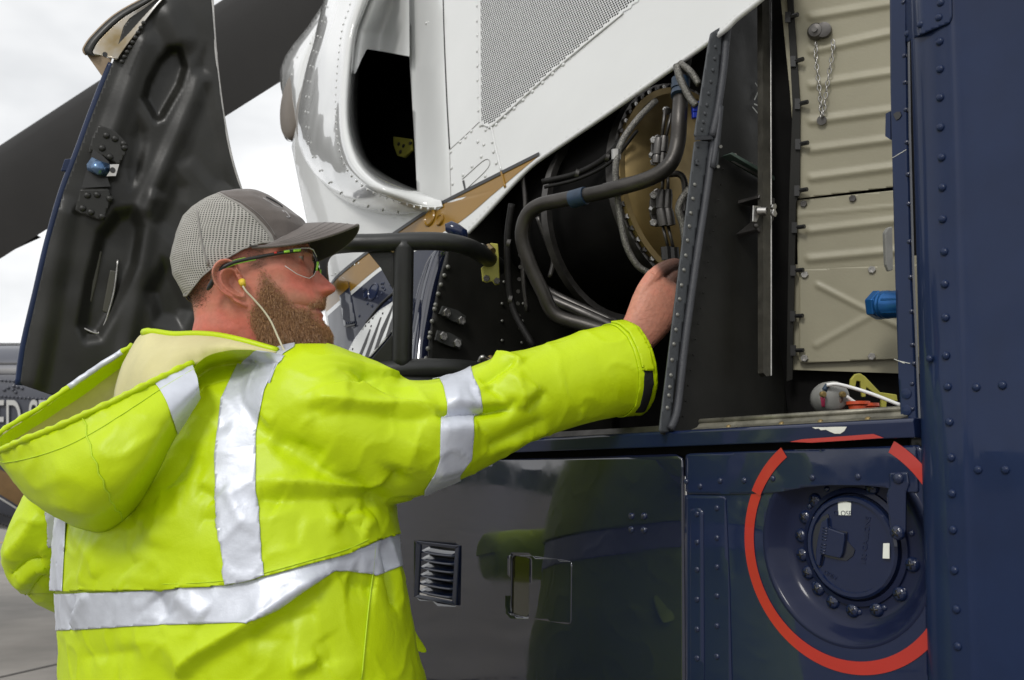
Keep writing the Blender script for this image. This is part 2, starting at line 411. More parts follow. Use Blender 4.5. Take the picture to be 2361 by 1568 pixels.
# vent
vc = [S(*p, off=0) for p in vent_o]
def vq(a, b, off=0.0):
    return vc[0].lerp(vc[1], a).lerp(vc[3].lerp(vc[2], a), b) + N * off
vent = thing; m = MB()
fr = [(.0, .0), (1, 0), (1, 1), (0, 1)]; inn = [(.10, .06), (.90, .06), (.90, .94), (.10, .94)]
for i in range(4):
    j = (i + 1) % 4
    m.frustum([vq(*fr[i], -.002), vq(*fr[j], -.002), vq(*inn[j], -.002), vq(*inn[i], -.002)], [vq(*fr[i], .004), vq(*fr[j], .004), vq(*inn[j], .003), vq(*inn[i], .003)])
ventf = m.build('louvre_vent', navy, heli, bevel=.0015)
m = MB(); m.add([vq(.02, .02, -.03), vq(.98, .02, -.03), vq(.98, .98, -.03), vq(.02, .98, -.03)], [(0, 1, 2, 3)]); m.build('vent_backing', blackp, ventf)
for i in range(6):
    b0 = .10 + .14 * i; rows = []
    for k in range(7):
        a = k / 6; rows.append([vq(.1 + .8 * t, b0 + .012 * math.sin(math.pi * t) + .10 * a, -.022 + .024 * math.sin(a * math.pi * .5)) for t in [x / 8 for x in range(9)]])
    MB().grid(rows).build('louvre_slat', navy, ventf, smooth=True, solid=.0016)
# small hatch plate with a finger slot
ho = [(1174, 1275), (1315, 1293), (1319, 1299), (1317, 1437), (1311, 1440), (1176, 1419), (1171, 1412), (1171, 1280)]
hatch = traced('access_hatch', ho, lambda u, v, o=0: S(u, v, .0005 + o), navy_wavy, heli, res=7, solid=.0015, holes=([(1179, 1280), (1221, 1286), (1219, 1424), (1177, 1416)],))
m = MB(); m.prism([S(u, v, -.004) for u, v in [(1172, 1270), (1228, 1278), (1226, 1430), (1170, 1422)]], -N * .003); m.build('slot_pane', mat('slot_pane', (.035, .033, .012), .12, coat=1), hatch)
for (u, v) in ((1456, 1190), (1485, 1190), (1456, 1221), (1485, 1222)):
    b = fast('screw', door, S(u, v, .0005), N, .0062, navy, 'quarter_turn_screw')
# filler panel
def circ(r, off=0.0, n=64, c=None):
    c = c or O; return [c + (H * math.cos(2 * math.pi * k / n) + Z * math.sin(2 * math.pi * k / n)) * r + N * off for k in range(n)]
RO, RI, RD, RF, RC = .1745, .1565, .134, .106, .0735
dish_px = [proj(p)[:2] for p in circ(RD)]
filler = traced('filler_panel', [(1583, 1046), (2126, 1026), (2133, 1300), (2150, 2050), (1590, 2050)], S, navy, heli, res=11, solid=.004, holes=(dish_px,))
def ringarc(name, keep, off, mt, parent, n=160):
    m = MB()
    for k in range(n):
        a0, a1 = 2 * math.pi * k / n, 2 * math.pi * (k + 1) / n
        q = [O + (H * math.cos(a) + Z * math.sin(a)) * r + N * off for a, r in ((a0, RI), (a1, RI), (a1, RO), (a0, RO))]
        c = (q[0] + q[2]) / 2
        if keep(c): m.add(q, [(0, 1, 2, 3)])
    o = m.build(name, mt, parent); bm = bmesh.new(); bm.from_mesh(o.data); bmesh.ops.remove_doubles(bm, verts=bm.verts, dist=1e-5); bm.to_mesh(o.data); bm.free()
    return o
ringarc('red_ring', lambda p: p.z < S(1700, 1137).z, .0012, red, filler)
# doubler strip over the dish, with arch
ar = [k6(*p) for p in ((62, 246), (1412, 198), (1425, 470), (1330, 466), (1240, 442), (1100, 427), (900, 426), (750, 440), (640, 462), (560, 474), (300, 480), (62, 476))]
strip = traced('doubler_strip', ar, lambda u, v, o=0: S(u, v, .0022 + o), navy, heli, res=7, solid=.0022)
for sg_ in (-1, 1): ringarc('red_ring', lambda p: S(1700, 1139).z <= p.z < zg - .002 and (p - O).dot(H) * sg_ > 0, .0034, red, strip)
colp = [k6(*p) for p in ((56, 484), (296, 490), (318, 1000), (335, 1700), (335, 2600), (70, 2600))]
colo = traced('doubler_column', colp, lambda u, v, o=0: S(u, v, .0016 + o), navy, heli, res=9, solid=.0016)
colp = [k6(*p) for p in ((90, 560), (165, 560), (170, 1500), (172, 2600), (92, 2600))]
c2 = traced('doubler_column', colp, lambda u, v, o=0: S(u, v, .0028 + o), navy, heli, res=9, solid=.0014)
for (x, y) in ((148, 432), (265, 400), (405, 398), (573, 387), (805, 382), (1073, 376), (67, 405)):
    fast('rivet', strip, S(*k6(x, y), off=.0022), N, .0052, navy)
for (x, ys) in ((130, (595, 760, 920, 1095, 1270, 1440, 1610)), (246, (560, 735, 905, 1075, 1250, 1430, 1600))):
    for y in ys: fast('rivet', colo, S(*k6(x, y), off=.0028 if x == 130 else .0016), N, .0052, navy)
# bolt bracket at the arch's right end
br = traced('bolt_bracket', [k6(*p) for p in ((1255, 355), (1360, 350), (1370, 420), (1352, 470), (1350, 690), (1330, 745), (1275, 740), (1262, 690), (1240, 480), (1256, 440))],
            lambda u, v, o=0: S(u, v, .0048 + o), navy, heli, res=5, solid=.003)
fast('rivet', br, S(*k6(1310, 385), off=.005), N, .0085, navy, 'bolt_head'); fast('screw', br, S(*k6(1305, 705), off=.004), N, .0105, navy)
# dish, flange, cap
m = MB(); prof = [(RD + .006, .0002), (RD + .0045, .0012), (RD, .0010), (RD - .003, -.002), (RD - .010, -.010), (RD - .018, -.022), (RD - .024, -.028), (RF - .003, -.030), (RC + .012, -.030), (RC + .011, -.026), (RC + .004, -.024), (RC + .002, -.030), (RC - .01, -.032)]
m.lathe(prof, O, N, 72, cap=False); dish = m.build('filler_dish', navy_dish, heli, auto=50)
FLO = -.030
for i, (x, y) in enumerate(((790, 475), (705, 575), (665, 705), (663, 845), (708, 980), (797, 1085), (912, 1150), (1045, 1160), (1168, 1110), (1265, 1005), (1310, 865), (1150, 470))):
    p = S(*k6(x, y), off=FLO); e = p - O; e -= N * e.dot(N); p = O + e.normalized() * .091 + N * FLO
    sc = fast('screw', dish, p, N, .0108, navy)
    cr = bpy.data.objects.get('cross_mesh_src')
    a = random.uniform(0, 1.5); d1 = H * math.cos(a) + Z * math.sin(a); d2 = N.cross(d1)
for k in range(14):
    a = 2 * math.pi * (k + .45) / 14
    fast('rivet', dish, O + (H * math.cos(a) + Z * math.sin(a)) * .0925 + N * FLO, N, .0048, navy)
cm = MB(); cm.lathe([(RC, -.034), (RC, -.020), (RC - .003, -.017), (RC - .008, -.017), (RC - .0095, -.021), (.060, -.021), (.0, -.021)], O, N, 64, cap=False)
cap = cm.build('fuel_cap', navy, heli, auto=40)
def cp(x, y, off=-.021):                                             # cap-face crop (3150,1950) scale 3.484
    return S(.5764 * (3150 + x / 3.484), .5764 * (1950 + y / 3.484), off)
# latch recess and lever
m = MB(); m.prism([cp(*p, off=-.0208) for p in ((360, 640), (400, 520), (490, 410), (570, 365), (585, 400), (585, 540), (610, 580), (840, 620), (835, 740), (945, 870), (920, 950), (830, 1020), (740, 1010), (520, 960), (490, 1080), (450, 1120), (400, 1080), (350, 940))], N * .0012)
m.build('latch_recess', mat('recess_navy', (.006, .008, .02), .3, coat=.6), cap)
m = MB(); m.prism([cp(*p, off=-.0200) for p in ((500, 470), (578, 420), (590, 560), (820, 640), (820, 735), (790, 920), (760, 985), (500, 930), (470, 1100), (425, 1060), (420, 900), (450, 700))], N * .0055)
lever = m.build('latch_lever', navy, cap, bevel=.0015)
m = MB(); m.lathe([(.0052, -.02), (.0052, -.0125), (.004, -.0115), (.0, -.0115)], cp(762, 818), N, 18, cap=False); m.build('pivot_pin', navy, cap, smooth=True)
for i, y in enumerate((560, 600, 640, 680, 720, 790, 830, 870, 910)):
    a, b = cp(500 - i * 5, y, -.0144), cp(565 - i * 5, y + 12, -.0144)
    MB().tube([a, b], .0011, 6).build('grip_rib', navy, lever, smooth=True)
def decal(name, pts, off, mt, parent, pf=S, th=.0006):
    return MB().prism([pf(u, v, off) for u, v in pts], (TN if pf is T else N) * th).build(name, mt, parent)
def cpx(x, y): return (.5764 * (3150 + x / 3.484), .5764 * (1950 + y / 3.484))
decal('reflective_tab', [cpx(*p) for p in ((708, 198), (800, 196), (888, 214), (882, 392), (710, 385))], -.0207, tapew, cap)
decal('reflective_tab', [cpx(*p) for p in ((1338, 778), (1424, 776), (1424, 992), (1330, 988))], -.0165, tapew, cap)
decal('reflective_tab', [cpx(*p) for p in ((1426, 784), (1530, 778), (1535, 870), (1560, 900), (1520, 912), (1520, 975), (1428, 994))], -.0285, tapew, cap)
def text(s, p, xdir, ydir, size, mt, parent, name='lettering', depth=.0006, font_sx=1.0, shear=0):
    cu = bpy.data.curves.new(name, 'FONT'); cu.body = s; cu.size = size; cu.extrude = depth; cu.shear = shear
    tmp = bpy.data.objects.new(name, cu); COL.objects.link(tmp); bpy.context.view_layer.update()
    me = bpy.data.meshes.new_from_object(tmp.evaluated_get(bpy.context.evaluated_depsgraph_get())); bpy.data.objects.remove(tmp)
    x = xdir.normalized(); y = ydir.normalized(); z = x.cross(y)
    M = Matrix((x * font_sx, y, z)).transposed().to_4x4(); M.translation = p
    me.transform(M); me.materials.clear()
    return link(name, me, mt, parent)
text('CLOSE', cp(640, 390, -.0205), -H, Z, .0105, navy, cap)
text('180 GALLONS', cp(1085, 1080, -.0205), (cp(1150, 470) - cp(1085, 1080)), -(cp(1200, 700) - cp(1100, 700)), .0112, navy, cap)
text('OPEN', cp(500, 1190, -.0205), (cp(700, 1310) - cp(500, 1190)), (cp(640, 1180) - cp(570, 1290)), .0085, navy, cap)

# sill ledge, groove, rail, floor
m = MB(); m.prism([L(sL, .010, zb), L(sL, .012, zt - .004), L(sL, .008, zt), L(sL, -.05, zt + .001), L(sL, -.05, zb)], H * (sR - sL))
sill = m.build('sill_ledge', navy, heli, bevel=.0015)
m = MB(); m.box(L((sL + sR) / 2, -.035, (zb + zg) / 2 - .01), H * abs(sR - sL) / 2, N * .01, Z * .035); m.build('groove_shade', blackp, sill)  # black strip standing in for the shade inside the groove below the sill
decal('red_mark', [k6(*p) for p in ((672, 172), (745, 157), (1165, 126), (1225, 149), (1000, 165), (800, 177))], .0122, red, sill)
decal('worn_primer_patch', [(1873, 985), (1880, 989), (1888, 988), (1893, 992), (1905, 991), (1915, 996), (1925, 1000), (1938, 1000), (1947, 994), (1953, 984), (1930, 984), (1900, 985)], .0118, chipw, sill)
s1, s2 = sof(S(1588, 985)), sof(S(2074, 960))
zr = S(1830, 955).z
m = MB(); m.prism([L(s1, -.004, zt + .0012), L(s1, -.020, zt + .006), L(s1, -.026, zr - .004), L(s1, -.030, zr), L(s1, -.040, zr - .001), L(s1, -.040, zt + .0012)], H * (s2 - s1))
rail = m.build('track_rail', olive_rail, heli, bevel=.0012)
MB().tube([L(s1, -.029, zr), L(s2, -.029, zr)], .0045, 10).build('rolled_lip', olive_rail, rail, smooth=True)
for u in (1668, 1790, 1880, 1990): fast('rivet', rail, L(sof(S(u, 975)), -.012, zt + .0035), (N + Z).normalized(), .0045, goldcad)
m = MB(); s3, s4 = sof(S(1180, 1005)), sof(S(1518, 990)); m.prism([L(s3, -.006, zt + .001), L(s3, -.012, zt + .012), L(s3, -.05, zt + .012), L(s3, -.05, zt + .001)], H * (s4 - s3)); m.build('track_rail', gunmetal, heli, bevel=.001)

# ------------------------------------------------------------------ bay interior
sB = sof(B0); sA = sof(S(1000, 800)); sF = sof(S(2062, 800))
zc = B1.z + .45
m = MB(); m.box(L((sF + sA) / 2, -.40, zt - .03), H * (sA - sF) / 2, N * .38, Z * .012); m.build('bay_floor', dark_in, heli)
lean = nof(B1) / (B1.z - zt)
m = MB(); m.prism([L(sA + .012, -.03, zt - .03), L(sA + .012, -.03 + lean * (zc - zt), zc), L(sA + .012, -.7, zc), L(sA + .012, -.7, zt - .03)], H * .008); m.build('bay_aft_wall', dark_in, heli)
m = MB(); m.box(L((sF + sA) / 2, -.47, zc), H * (sA - sF) / 2, N * .22, Z * .008); m.build('bay_sky_blocker', dark_in, heli)  # unseen slab added above the bay to keep sky light out
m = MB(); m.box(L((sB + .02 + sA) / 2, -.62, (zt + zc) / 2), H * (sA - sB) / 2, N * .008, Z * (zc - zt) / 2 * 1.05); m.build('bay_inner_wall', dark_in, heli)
def BK(u, v, off=0.0): return hit(u, v, B0 - H * off, H)
# transverse firewall with its seal frame
bk = traced('firewall', [(1650, 62), (1620, 320), (1528, 1000), (1560, 1012), (1815, 985), (1818, 880), (1832, 455), (1826, 240), (1812, -90), (1700, -90)], BK, olive_dark, heli, res=12, solid=.006)
fle = [(1634, 100), (1640, 78), (1660, 52), (1676, 44)]
up_fl = traced('seal_retainer', [(1634, 104), (1640, 76), (1668, 58), (1646, 312), (1601, 318)], lambda u, v, o=0: BK(u, v, .012 + o), seal, heli, res=6, solid=.003)
lo_fl = traced('seal_retainer', [(1603, 325), (1638, 326), (1602, 560), (1557, 880), (1543, 996), (1520, 999)], lambda u, v, o=0: BK(u, v, .010 + o), seal, heli, res=6, solid=.003)
def bkp(pts, off): return [BK(u, v, off) for u, v in pts]
MB().tube(catmull(bkp([(1690, 38), (1678, 62), (1668, 160), (1655, 250), (1641, 316)], .016), 5), .0075, 12).build('seal_bulb', seal_dark, up_fl, smooth=True)
MB().tube(catmull(bkp([(1644, 330), (1628, 450), (1604, 610), (1578, 800), (1562, 940), (1546, 990)], .014), 5), .0072, 12).build('seal_bulb', seal_dark, lo_fl, smooth=True)
MB().tube(catmull(bkp([(1660, 245), (1655, 300), (1642, 388)], .020), 5), .0058, 10).build('seal_bulb', seal_dark, up_fl, smooth=True)
m = MB(); m.prism(bkp([(1652, 240), (1666, 246), (1652, 388), (1632, 384)], .012), -H * .003); m.build('retainer_clip', seal, up_fl)
m = MB(); m.prism(bkp([(1601, 316), (1640, 313), (1642, 322), (1602, 324)], .016), -H * .003); m.build('torn_edge', seal_dark, lo_fl)
for p in ((470, 235), (457, 328), (451, 410), (438, 490), (424, 570), (409, 652), (397, 733), (383, 792), (372, 850), (362, 905)):
    fast('rivet', up_fl, BK(*k5(*p), off=.0122), -H, .0044, seal)
for p in ((335, 1020), (312, 1287), (299, 1385), (285, 1485)): fast('rivet', lo_fl, BK(*k5(*p), off=.0102), -H, .0042, rivetm if p[1] > 1200 else seal)
fast('bolt', lo_fl, BK(*k5(325, 1135), off=.0102), -H, .0062, seal)
for p in ((420, 172), (408, 265), (397, 363), (385, 458), (369, 557), (357, 648), (343, 750), (333, 848), (320, 942), (307, 1045), (300, 1145), (293, 1222), (287, 1277), (277, 1358)):
    fast('rivet', lo_fl, BK(*k66(*p), off=.0102), -H, .0042, rivetm)
for i in range(17):                                                   # small rivets along the bulb
    u, v = lerp(1668, 1575, i / 16), lerp(390, 960, i / 16)
    fast('rivet', bk, BK(u, v, .006), -H, .0022, olive_dark)
# ledge across the firewall
m = MB(); m.prism(bkp([(1662, 362), (1668, 358), (1832, 450), (1830, 460)], .006), -H * .022); ld = m.build('stiffener_ledge', tooth, bk, bevel=.001)
m = MB(); m.prism(bkp([(1690, 372), (1768, 412), (1768, 420), (1682, 372)], .0275), -H * .002); m.build('stiffener_flange', olive_dark, ld)
for p in ((1662, 338), (1695, 357), (1732, 377), (1793, 412), (1656, 384)):
    MB().tube([BK(*p, off=.0), BK(*p, off=.026)], .0034, 6).build('stud', rivetm if p[0] < 1700 else gunmetal, bk)
# hanging rod, clamp and wing nut
rod = traced('hanging_rod', [(1757, -80), (1774, -80), (1777, 400), (1777, 866), (1766, 868), (1760, 866), (1759, 300)], lambda u, v, o=0: BK(u, v, .060 + o), mat('rod_paint', (.055, .052, .042), .38, metal=.35, var=.3, vscale=30, rvar=.1), heli, res=8, solid=.012, smooth=False)
MB().tube([BK(1777, -80, .060), BK(1778, 400, .060), BK(1778, 866, .060)], .0012, 6).build('worn_edge', steel, rod)
m = MB(); m.prism(bkp([(1702, 462), (1738, 470), (1735, 520), (1702, 548), (1696, 540), (1728, 514), (1728, 476), (1700, 470)], .004), -H * .05); cb = m.build('rod_bracket', gunmetal, heli, bevel=.0012)
m = MB(); m.prism(bkp([(1734, 474), (1752, 476), (1750, 492), (1742, 513), (1733, 512)], .058), -H * .003); m.build('bracket_tab', steel, cb, bevel=.001)
MB().tube([BK(1748, 487, .06), BK(1768, 487, .075)], .0085, 12).build('clamp_nut', steel, cb, auto=40)
m = MB(); m.prism(bkp([(1776, 472), (1783, 470), (1786, 477), (1783, 485), (1787, 495), (1783, 502), (1777, 499), (1775, 492), (1778, 485), (1774, 479)], .076), -H * .006); m.build('wing_nut', steel, cb, bevel=.0015)
fast('rivet', cb, BK(1743, 520, .056), -H, .006, gunmetal)
# chalk mark
def kc(x, y): return (.5764 * (2980 + x / 7.128), .5764 * (280 + y / 7.128))
for st in (((300, 380), (450, 590)), ((390, 590), (330, 720), (275, 840)), ((390, 590), (465, 820)), ((270, 970), (360, 1010), (460, 1120)), ((400, 970), (380, 1100), (380, 1190)), ((220, 1060), (360, 1230), (470, 1400)), ((735, 850), (750, 950))):
    pts = [BK(*kc(*p), off=.0065) for p in st]; m = MB()
    for a, b in zip(pts[:-1], pts[1:]):
        d = (b - a).normalized(); q = d.cross(H) * .0016; m.add([a - q - d * .001, b - q + d * .001, b + q + d * .001, a + q - d * .001], [(0, 1, 2, 3)])
    m.build('chalk_stroke', chalk, bk)
# inner wall of the forward bay: three olive panels
wl = P(1822, 500, 1.86); wr = P(2062, 470, 1.775); wdn = P(1822, 845, 1.86)
WN = (wr - wl).cross(wdn - wl).normalized(); WN = WN if WN.dot(C - wl) > 0 else -WN
def W(u, v, off=0.0): return hit(u, v, wl + WN * off, WN)
def bead(U, V, a, b, wd, h):
    ex, ey = b[0] - a[0], b[1] - a[1]; L2 = ex * ex + ey * ey
    t = np.clip(((U - a[0]) * ex + (V - a[1]) * ey) / L2, 0, 1)
    d = np.hypot(U - a[0] - t * ex, V - a[1] - t * ey)
    return h * smooth01(1 - d / wd)
def hu(U, V):
    h = np.zeros_like(U)
    for y0, y1 in ((125, 25), (360, 228), (600, 508), (852, 772), (1050, 975), (1246, 1170)):
        a, b = k5(1125, y0 - 4), k5(1760, y1 - 12); h = np.maximum(h, bead(U, V, a, b, 14, .0048))
    return h
wp = traced('olive_wall_panel', [k5(*p) for p in ((905, -60), (1720, -60), (1720, 1300), (1025, 1385), (1010, 1100), (975, 640))], W, olive, heli, res=5, hfn=hu, solid=.002)
def hm(U, V):
    h = np.zeros_like(U)
    for a, b in (((1866, 533), (2085, 507)), ((1866, 598), (2085, 577))): h = np.maximum(h, bead(U, V, a, b, 14, .0048))
    return np.maximum(h, bead(U, V, (1840, 498), (2090, 474), 5, -.003) * 0 + bead(U, V, (1835, 496), (2090, 474), 6, .002))
wm = traced('olive_wall_panel', [k5(*p) for p in ((1020, 1395), (1740, 1322), (1740, 1900), (1030, 1900))], lambda u, v, o=0: W(u, v, -.004 + o), olive, heli, res=5, hfn=hm, solid=.002)
def hx(U, V):
    a, b, c, d = (1886, 658), (2012, 722), (1882, 797), (2020, 722)
    h = np.maximum(bead(U, V, a, (2075, 755), 11, .0030), bead(U, V, c, (2075, 690), 11, .0030))
    return h
wx = traced('olive_cover_panel', rrect(1842, 622, 2140, 838, 12, dv=-14), lambda u, v, o=0: W(u, v, .005 + o), olive, heli, res=5, hfn=hx, solid=.003)
m = MB(); m.prism([W(*p, off=-.02) for p in ((1826, 612), (2120, 590), (2120, 862), (1828, 852))], WN * .014); m.build('olive_wall_panel', olive, heli)
for p in (k5(1072, 1421), k5(1413, 1384)): fast('bolt', wm, W(*p, off=-.004), WN, .0068, gunmetal)
for p in ((1175, 487), (1613, 455), (1173, 1033), (1612, 1022)): fast('bolt', wx, W(*k66(*p), off=.005), WN, .0072, steel)
m = MB(); m.prism([W(u, v, .004) for u, v in ((1812, -60), (1826, -60), (1846, 240), (1845, 440), (1836, 470), (1828, 875), (1814, 880), (1820, 455), (1828, 240))], WN * .004)
nps = m.build('corner_angle', olive_dark, heli, bevel=.0008)
for (u, v) in ((1817, 40), (1829, 142), (1839, 240), (1840, 333), (1838, 440), (1832, 525), (1829, 624), (1828, 729), (1829, 808)):
    m = MB(); m.box(W(u, v, .010), W(u + 6, v, .01) - W(u, v, .01), W(u, v + 12, .01) - W(u, v, .01), WN * .003)
    m.tube([W(u + 2, v, .008), W(u + 2, v, .008) + (WN * .5 - H * 0 + Vector((.8, -.2, 0))).normalized() * .020], .0042, 6); m.build('nut_plate', blackp, nps)
# forward bay side and lower recess
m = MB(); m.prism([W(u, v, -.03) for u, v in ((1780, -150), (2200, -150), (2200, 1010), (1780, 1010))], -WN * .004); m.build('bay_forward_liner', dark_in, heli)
# cap with chain
chain = MB().lathe([(.016, 0), (.016, .006), (.012, .014), (.005, .015), (.005, .02), (.0, .02)], W(1882, 74, .004), WN, 18, cap=False).build('chained_fitting', gunmetal, heli, auto=45)
MB().lathe([(.014, 0), (.014, .012), (.006, .013), (0, .013)], W(1901, 72, .004), WN, 16, cap=False).build('fitting_body', gunmetal, chain, auto=45)
lm = MB(); lm.tube(catmull([Vector((math.cos(a) * .0034, 0, math.sin(a) * .0062)) for a in [2 * math.pi * k / 10 for k in range(10)]], 1, True) + [Vector((.0034, 0, 0))], .0011, 5, cap=False)
lme = bpy.data.meshes.new('chain_link'); lme.from_pydata(lm.v, [], lm.f); lme.shade_smooth(); lme.materials.append(steel)
for path in ([(1882, 90), (1881, 130), (1886, 180), (1891, 225), (1894, 272)], [(1918, 86), (1921, 110), (1913, 160), (1906, 205), (1897, 272)]):
    pts = catmull([W(u, v, .012) for u, v in path], 12); acc = 0; k = 0
    for a, b in zip(pts[:-1], pts[1:]):
        acc += (b - a).length
        if acc >= .0092:
            acc = 0; o = bpy.data.objects.new('chain_link', lme); COL.objects.link(o); o.parent = chain
            o.matrix_basis = Matrix.Translation(b) @ (a - b).normalized().to_track_quat('Z', 'Y').to_matrix().to_4x4() @ Matrix.Rotation(R(90 * (k % 2) + 30), 4, 'Z'); k += 1
MB().lathe([(.002, 0), (.009, .0), (.009, .003), (.002, .003)], W(1895, 278, .005), WN, 12).build('chain_ring', gunmetal, chain, auto=45)

# blue union, pad, wire bundle
ax = (N * -.15 - H * 1.0).normalized(); bp = P(2012, 704, 1.70)
uax = (P(2062, 702, 1.66) - bp).normalized()
un = MB().lathe([(.0, 0), (.021, 0), (.0255, .004), (.0255, .017), (.022, .019), (.024, .030), (.024, .07)], bp, uax, 6, cap=False).build('blue_union', bluean, heli, bevel=.001)
MB().lathe([(.021, .02), (.0245, .022), (.0245, .026), (.023, .028), (.0245, .03), (.0245, .034), (.023, .036), (.023, .07)], bp, uax, 24, cap=False).build('union_thread', bluean, un, smooth=True)
m = MB(); m.prism([P(*p, 1.62) for p in ((2040, 536), (2048, 524), (2058, 522), (2060, 622), (2050, 626), (2043, 610))], FW * .012); m.build('edge_pad', greyp, heli, bevel=.002)
rl = MB().lathe([(.0, -.012), (.020, -.012), (.026, -.002), (.028, .03), (.026, .045), (0, .05)], P(1922, 915, 1.62), (Z * .15 - FW).normalized() * -1, 24, cap=False).build('relay', greyp, heli, smooth=True)
for (u, v) in ((1896, 909), (1941, 909)):
    MB().lathe([(.0052, 0), (.0052, .006), (.0036, .0065), (.0036, .010), (.0, .010)], P(u, v, 1.605), -FW, 12, cap=False).build('relay_terminal', goldcad, rl, auto=40)
MB().tube(catmull([P(1896, 915, 1.61), P(1898, 925, 1.61), P(1899, 936, 1.615)], 4), .0038, 8).build('terminal_boot', pink, rl, smooth=True)
MB().tube(catmull([P(1940, 915, 1.61), P(1937, 928, 1.61), P(1930, 944, 1.615)], 4), .0040, 8).build('terminal_boot', brownins, rl, smooth=True)
MB().tube(catmull([P(1900, 900, 1.61), P(1908, 888, 1.61)], 4), .0042, 8).build('terminal_boot', mat('blue_boot', (.01, .03, .06), .5), rl, smooth=True)
MB().tube(catmull([P(1906, 888, 1.605), P(1930, 886, 1.60), P(1975, 897, 1.59), P(2020, 912, 1.57), P(2075, 934, 1.53)], 6), .0030, 8).build('white_wire', wirew, heli, smooth=True)
MB().tube(catmull([P(1952, 914, 1.60), P(1965, 924, 1.60), P(1985, 936, 1.60)], 6), .0030, 8).build('white_wire', wirew, heli, smooth=True)
for (u, v, r) in ((1979, 936, .017), (2003, 940, .015)):
    MB().lathe([(r * .8, -.03), (r * .9, .0), (r * 1.12, .002), (r * 1.12, .007), (r * .9, .007), (r * .85, .0)], P(u, v, 1.60), Z, 18, cap=False).build('orange_cap', orange, heli, auto=40)
m = MB()
br_ = [(1960, 893), (1962, 875), (1972, 863), (1984, 861), (1995, 868), (2030, 905), (2034, 905), (2068, 910), (2070, 925), (2045, 924), (2044, 942), (2032, 944), (2032, 920), (1998, 893), (1996, 915), (1988, 916), (1984, 880), (1975, 878), (1972, 895)]
m.prism([P(u, v, 1.64) for u, v in br_], FW * .007); m.build('chromate_bracket', yelgreen, heli, bevel=.0012)

# ------------------------------------------------------------------ engine area aft of the firewall
dc = hit(1585, 430, B0 + H * .30, H); zr_ = (P(1585, 215, 1) - C).length
rad = (dc - hit(1585, 212, dc, H)).length
m = MB(); m.lathe([(rad, 0), (rad * .99, .012), (rad * .93, .014), (rad * .9, .022), (rad * .72, .05), (rad * .5, .064), (rad * .2, .066), (0, .066)], dc, -H, 56, cap=False)
dome = m.build('engine_dome', goldcad, heli, auto=40)
MB().lathe([(rad * .9, -.02), (rad * 1.04, -.02), (rad * 1.04, .004), (rad * .97, .004)], dc, -H, 56, cap=False).build('dome_flange', gunmetal, dome, auto=40)
for k in range(52):
    a = 2 * math.pi * k / 52; p = dc + (N * math.cos(a) + Z * math.sin(a)) * rad * 1.0 - H * .006
    fast('bolt', dome, p, -H, .0062, gunmetal if k % 2 else steel, 'flange_bolt')
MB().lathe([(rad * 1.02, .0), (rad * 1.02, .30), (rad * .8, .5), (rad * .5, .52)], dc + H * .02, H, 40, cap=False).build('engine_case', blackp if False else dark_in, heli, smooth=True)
pp = [(1600, 40, 2.45), (1584, 110, 2.16), (1573, 175, 1.97), (1567, 260, 1.91), (1562, 330, 1.90), (1545, 378, 1.89), (1505, 408, 1.90), (1440, 430, 1.93), (1370, 447, 1.97), (1290, 462, 2.02), (1240, 475, 2.05), (1212, 502, 2.07), (1204, 550, 2.08), (1222, 610, 2.08), (1250, 670, 2.08), (1280, 725, 2.08), (1350, 750, 2.06), (1420, 770, 2.03)]
MB().tube(catmull([P(*p) for p in pp], 7), .0155, 14).build('bleed_air_pipe', pipem, heli, smooth=True)
for a, b in (((1318, 460, 2.0), (1350, 451, 1.98)), ((1570, 182, 1.93), (1569, 205, 1.925)), ((1569, 212, 1.925), (1568, 222, 1.92))):
    MB().tube([P(*a), P(*b)], .0185, 16).build('pipe_clamp', blueclamp, heli, auto=40)
for pts, r in (([(1512, 232, 2.0), (1470, 275, 1.98), (1435, 325, 1.97), (1421, 370, 1.96), (1420, 420, 1.96), (1427, 480, 1.96), (1442, 560, 1.96), (1468, 610, 1.96), (1500, 632, 1.96)], .0068),
               ([(1560, 150, 1.92), (1568, 180, 1.91), (1588, 222, 1.9), (1606, 245, 1.89)], .0075), ([(1568, 146, 1.92), (1592, 165, 1.9), (1612, 195, 1.89)], .007),
               ([(1590, 435, 1.91), (1572, 460, 1.9), (1565, 485, 1.9), (1575, 520, 1.9), (1580, 560, 1.9)], .0075)):
    MB().tube(catmull([P(*p) for p in pts], 7), r, 10).build('braided_hose', braid, heli, smooth=True)
MB().tube([P(1421, 345, 1.965), P(1421, 368, 1.965)], .010, 12).build('hose_collar', steel, heli, auto=40)
MB().tube(catmull([P(1540, 402, 1.95), P(1566, 402, 1.95), P(1578, 420, 1.95), P(1580, 470, 1.95), P(1576, 510, 1.95)], 6), .0065, 10).build('fuel_line', gunmetal, heli, smooth=True)
MB().tube(catmull([P(1390, 430, 1.98), P(1450, 414, 1.97), P(1505, 405, 1.96)], 5), .006, 8).build('fuel_line', gunmetal, heli, smooth=True)
for (u0, v0, u1, v1, r) in ((1520, 318, 1516, 356, .0095), (1532, 314, 1528, 350, .0095), (1528, 352, 1526, 412, .009), (1516, 356, 1514, 376, .009), (1526, 438, 1524, 480, .010), (1540, 437, 1538, 480, .010), (1524, 480, 1532, 520, .0115), (1539, 480, 1545, 520, .0115)):
    MB().tube([P(u0, v0, 1.93), P(u0 + (u1 - u0) * .3, v0 + (v1 - v0) * .3, 1.93), P(u1, v1, 1.93)], [r * .8, r, r], 12).build('injector_fitting', gunmetal, heli, auto=40)
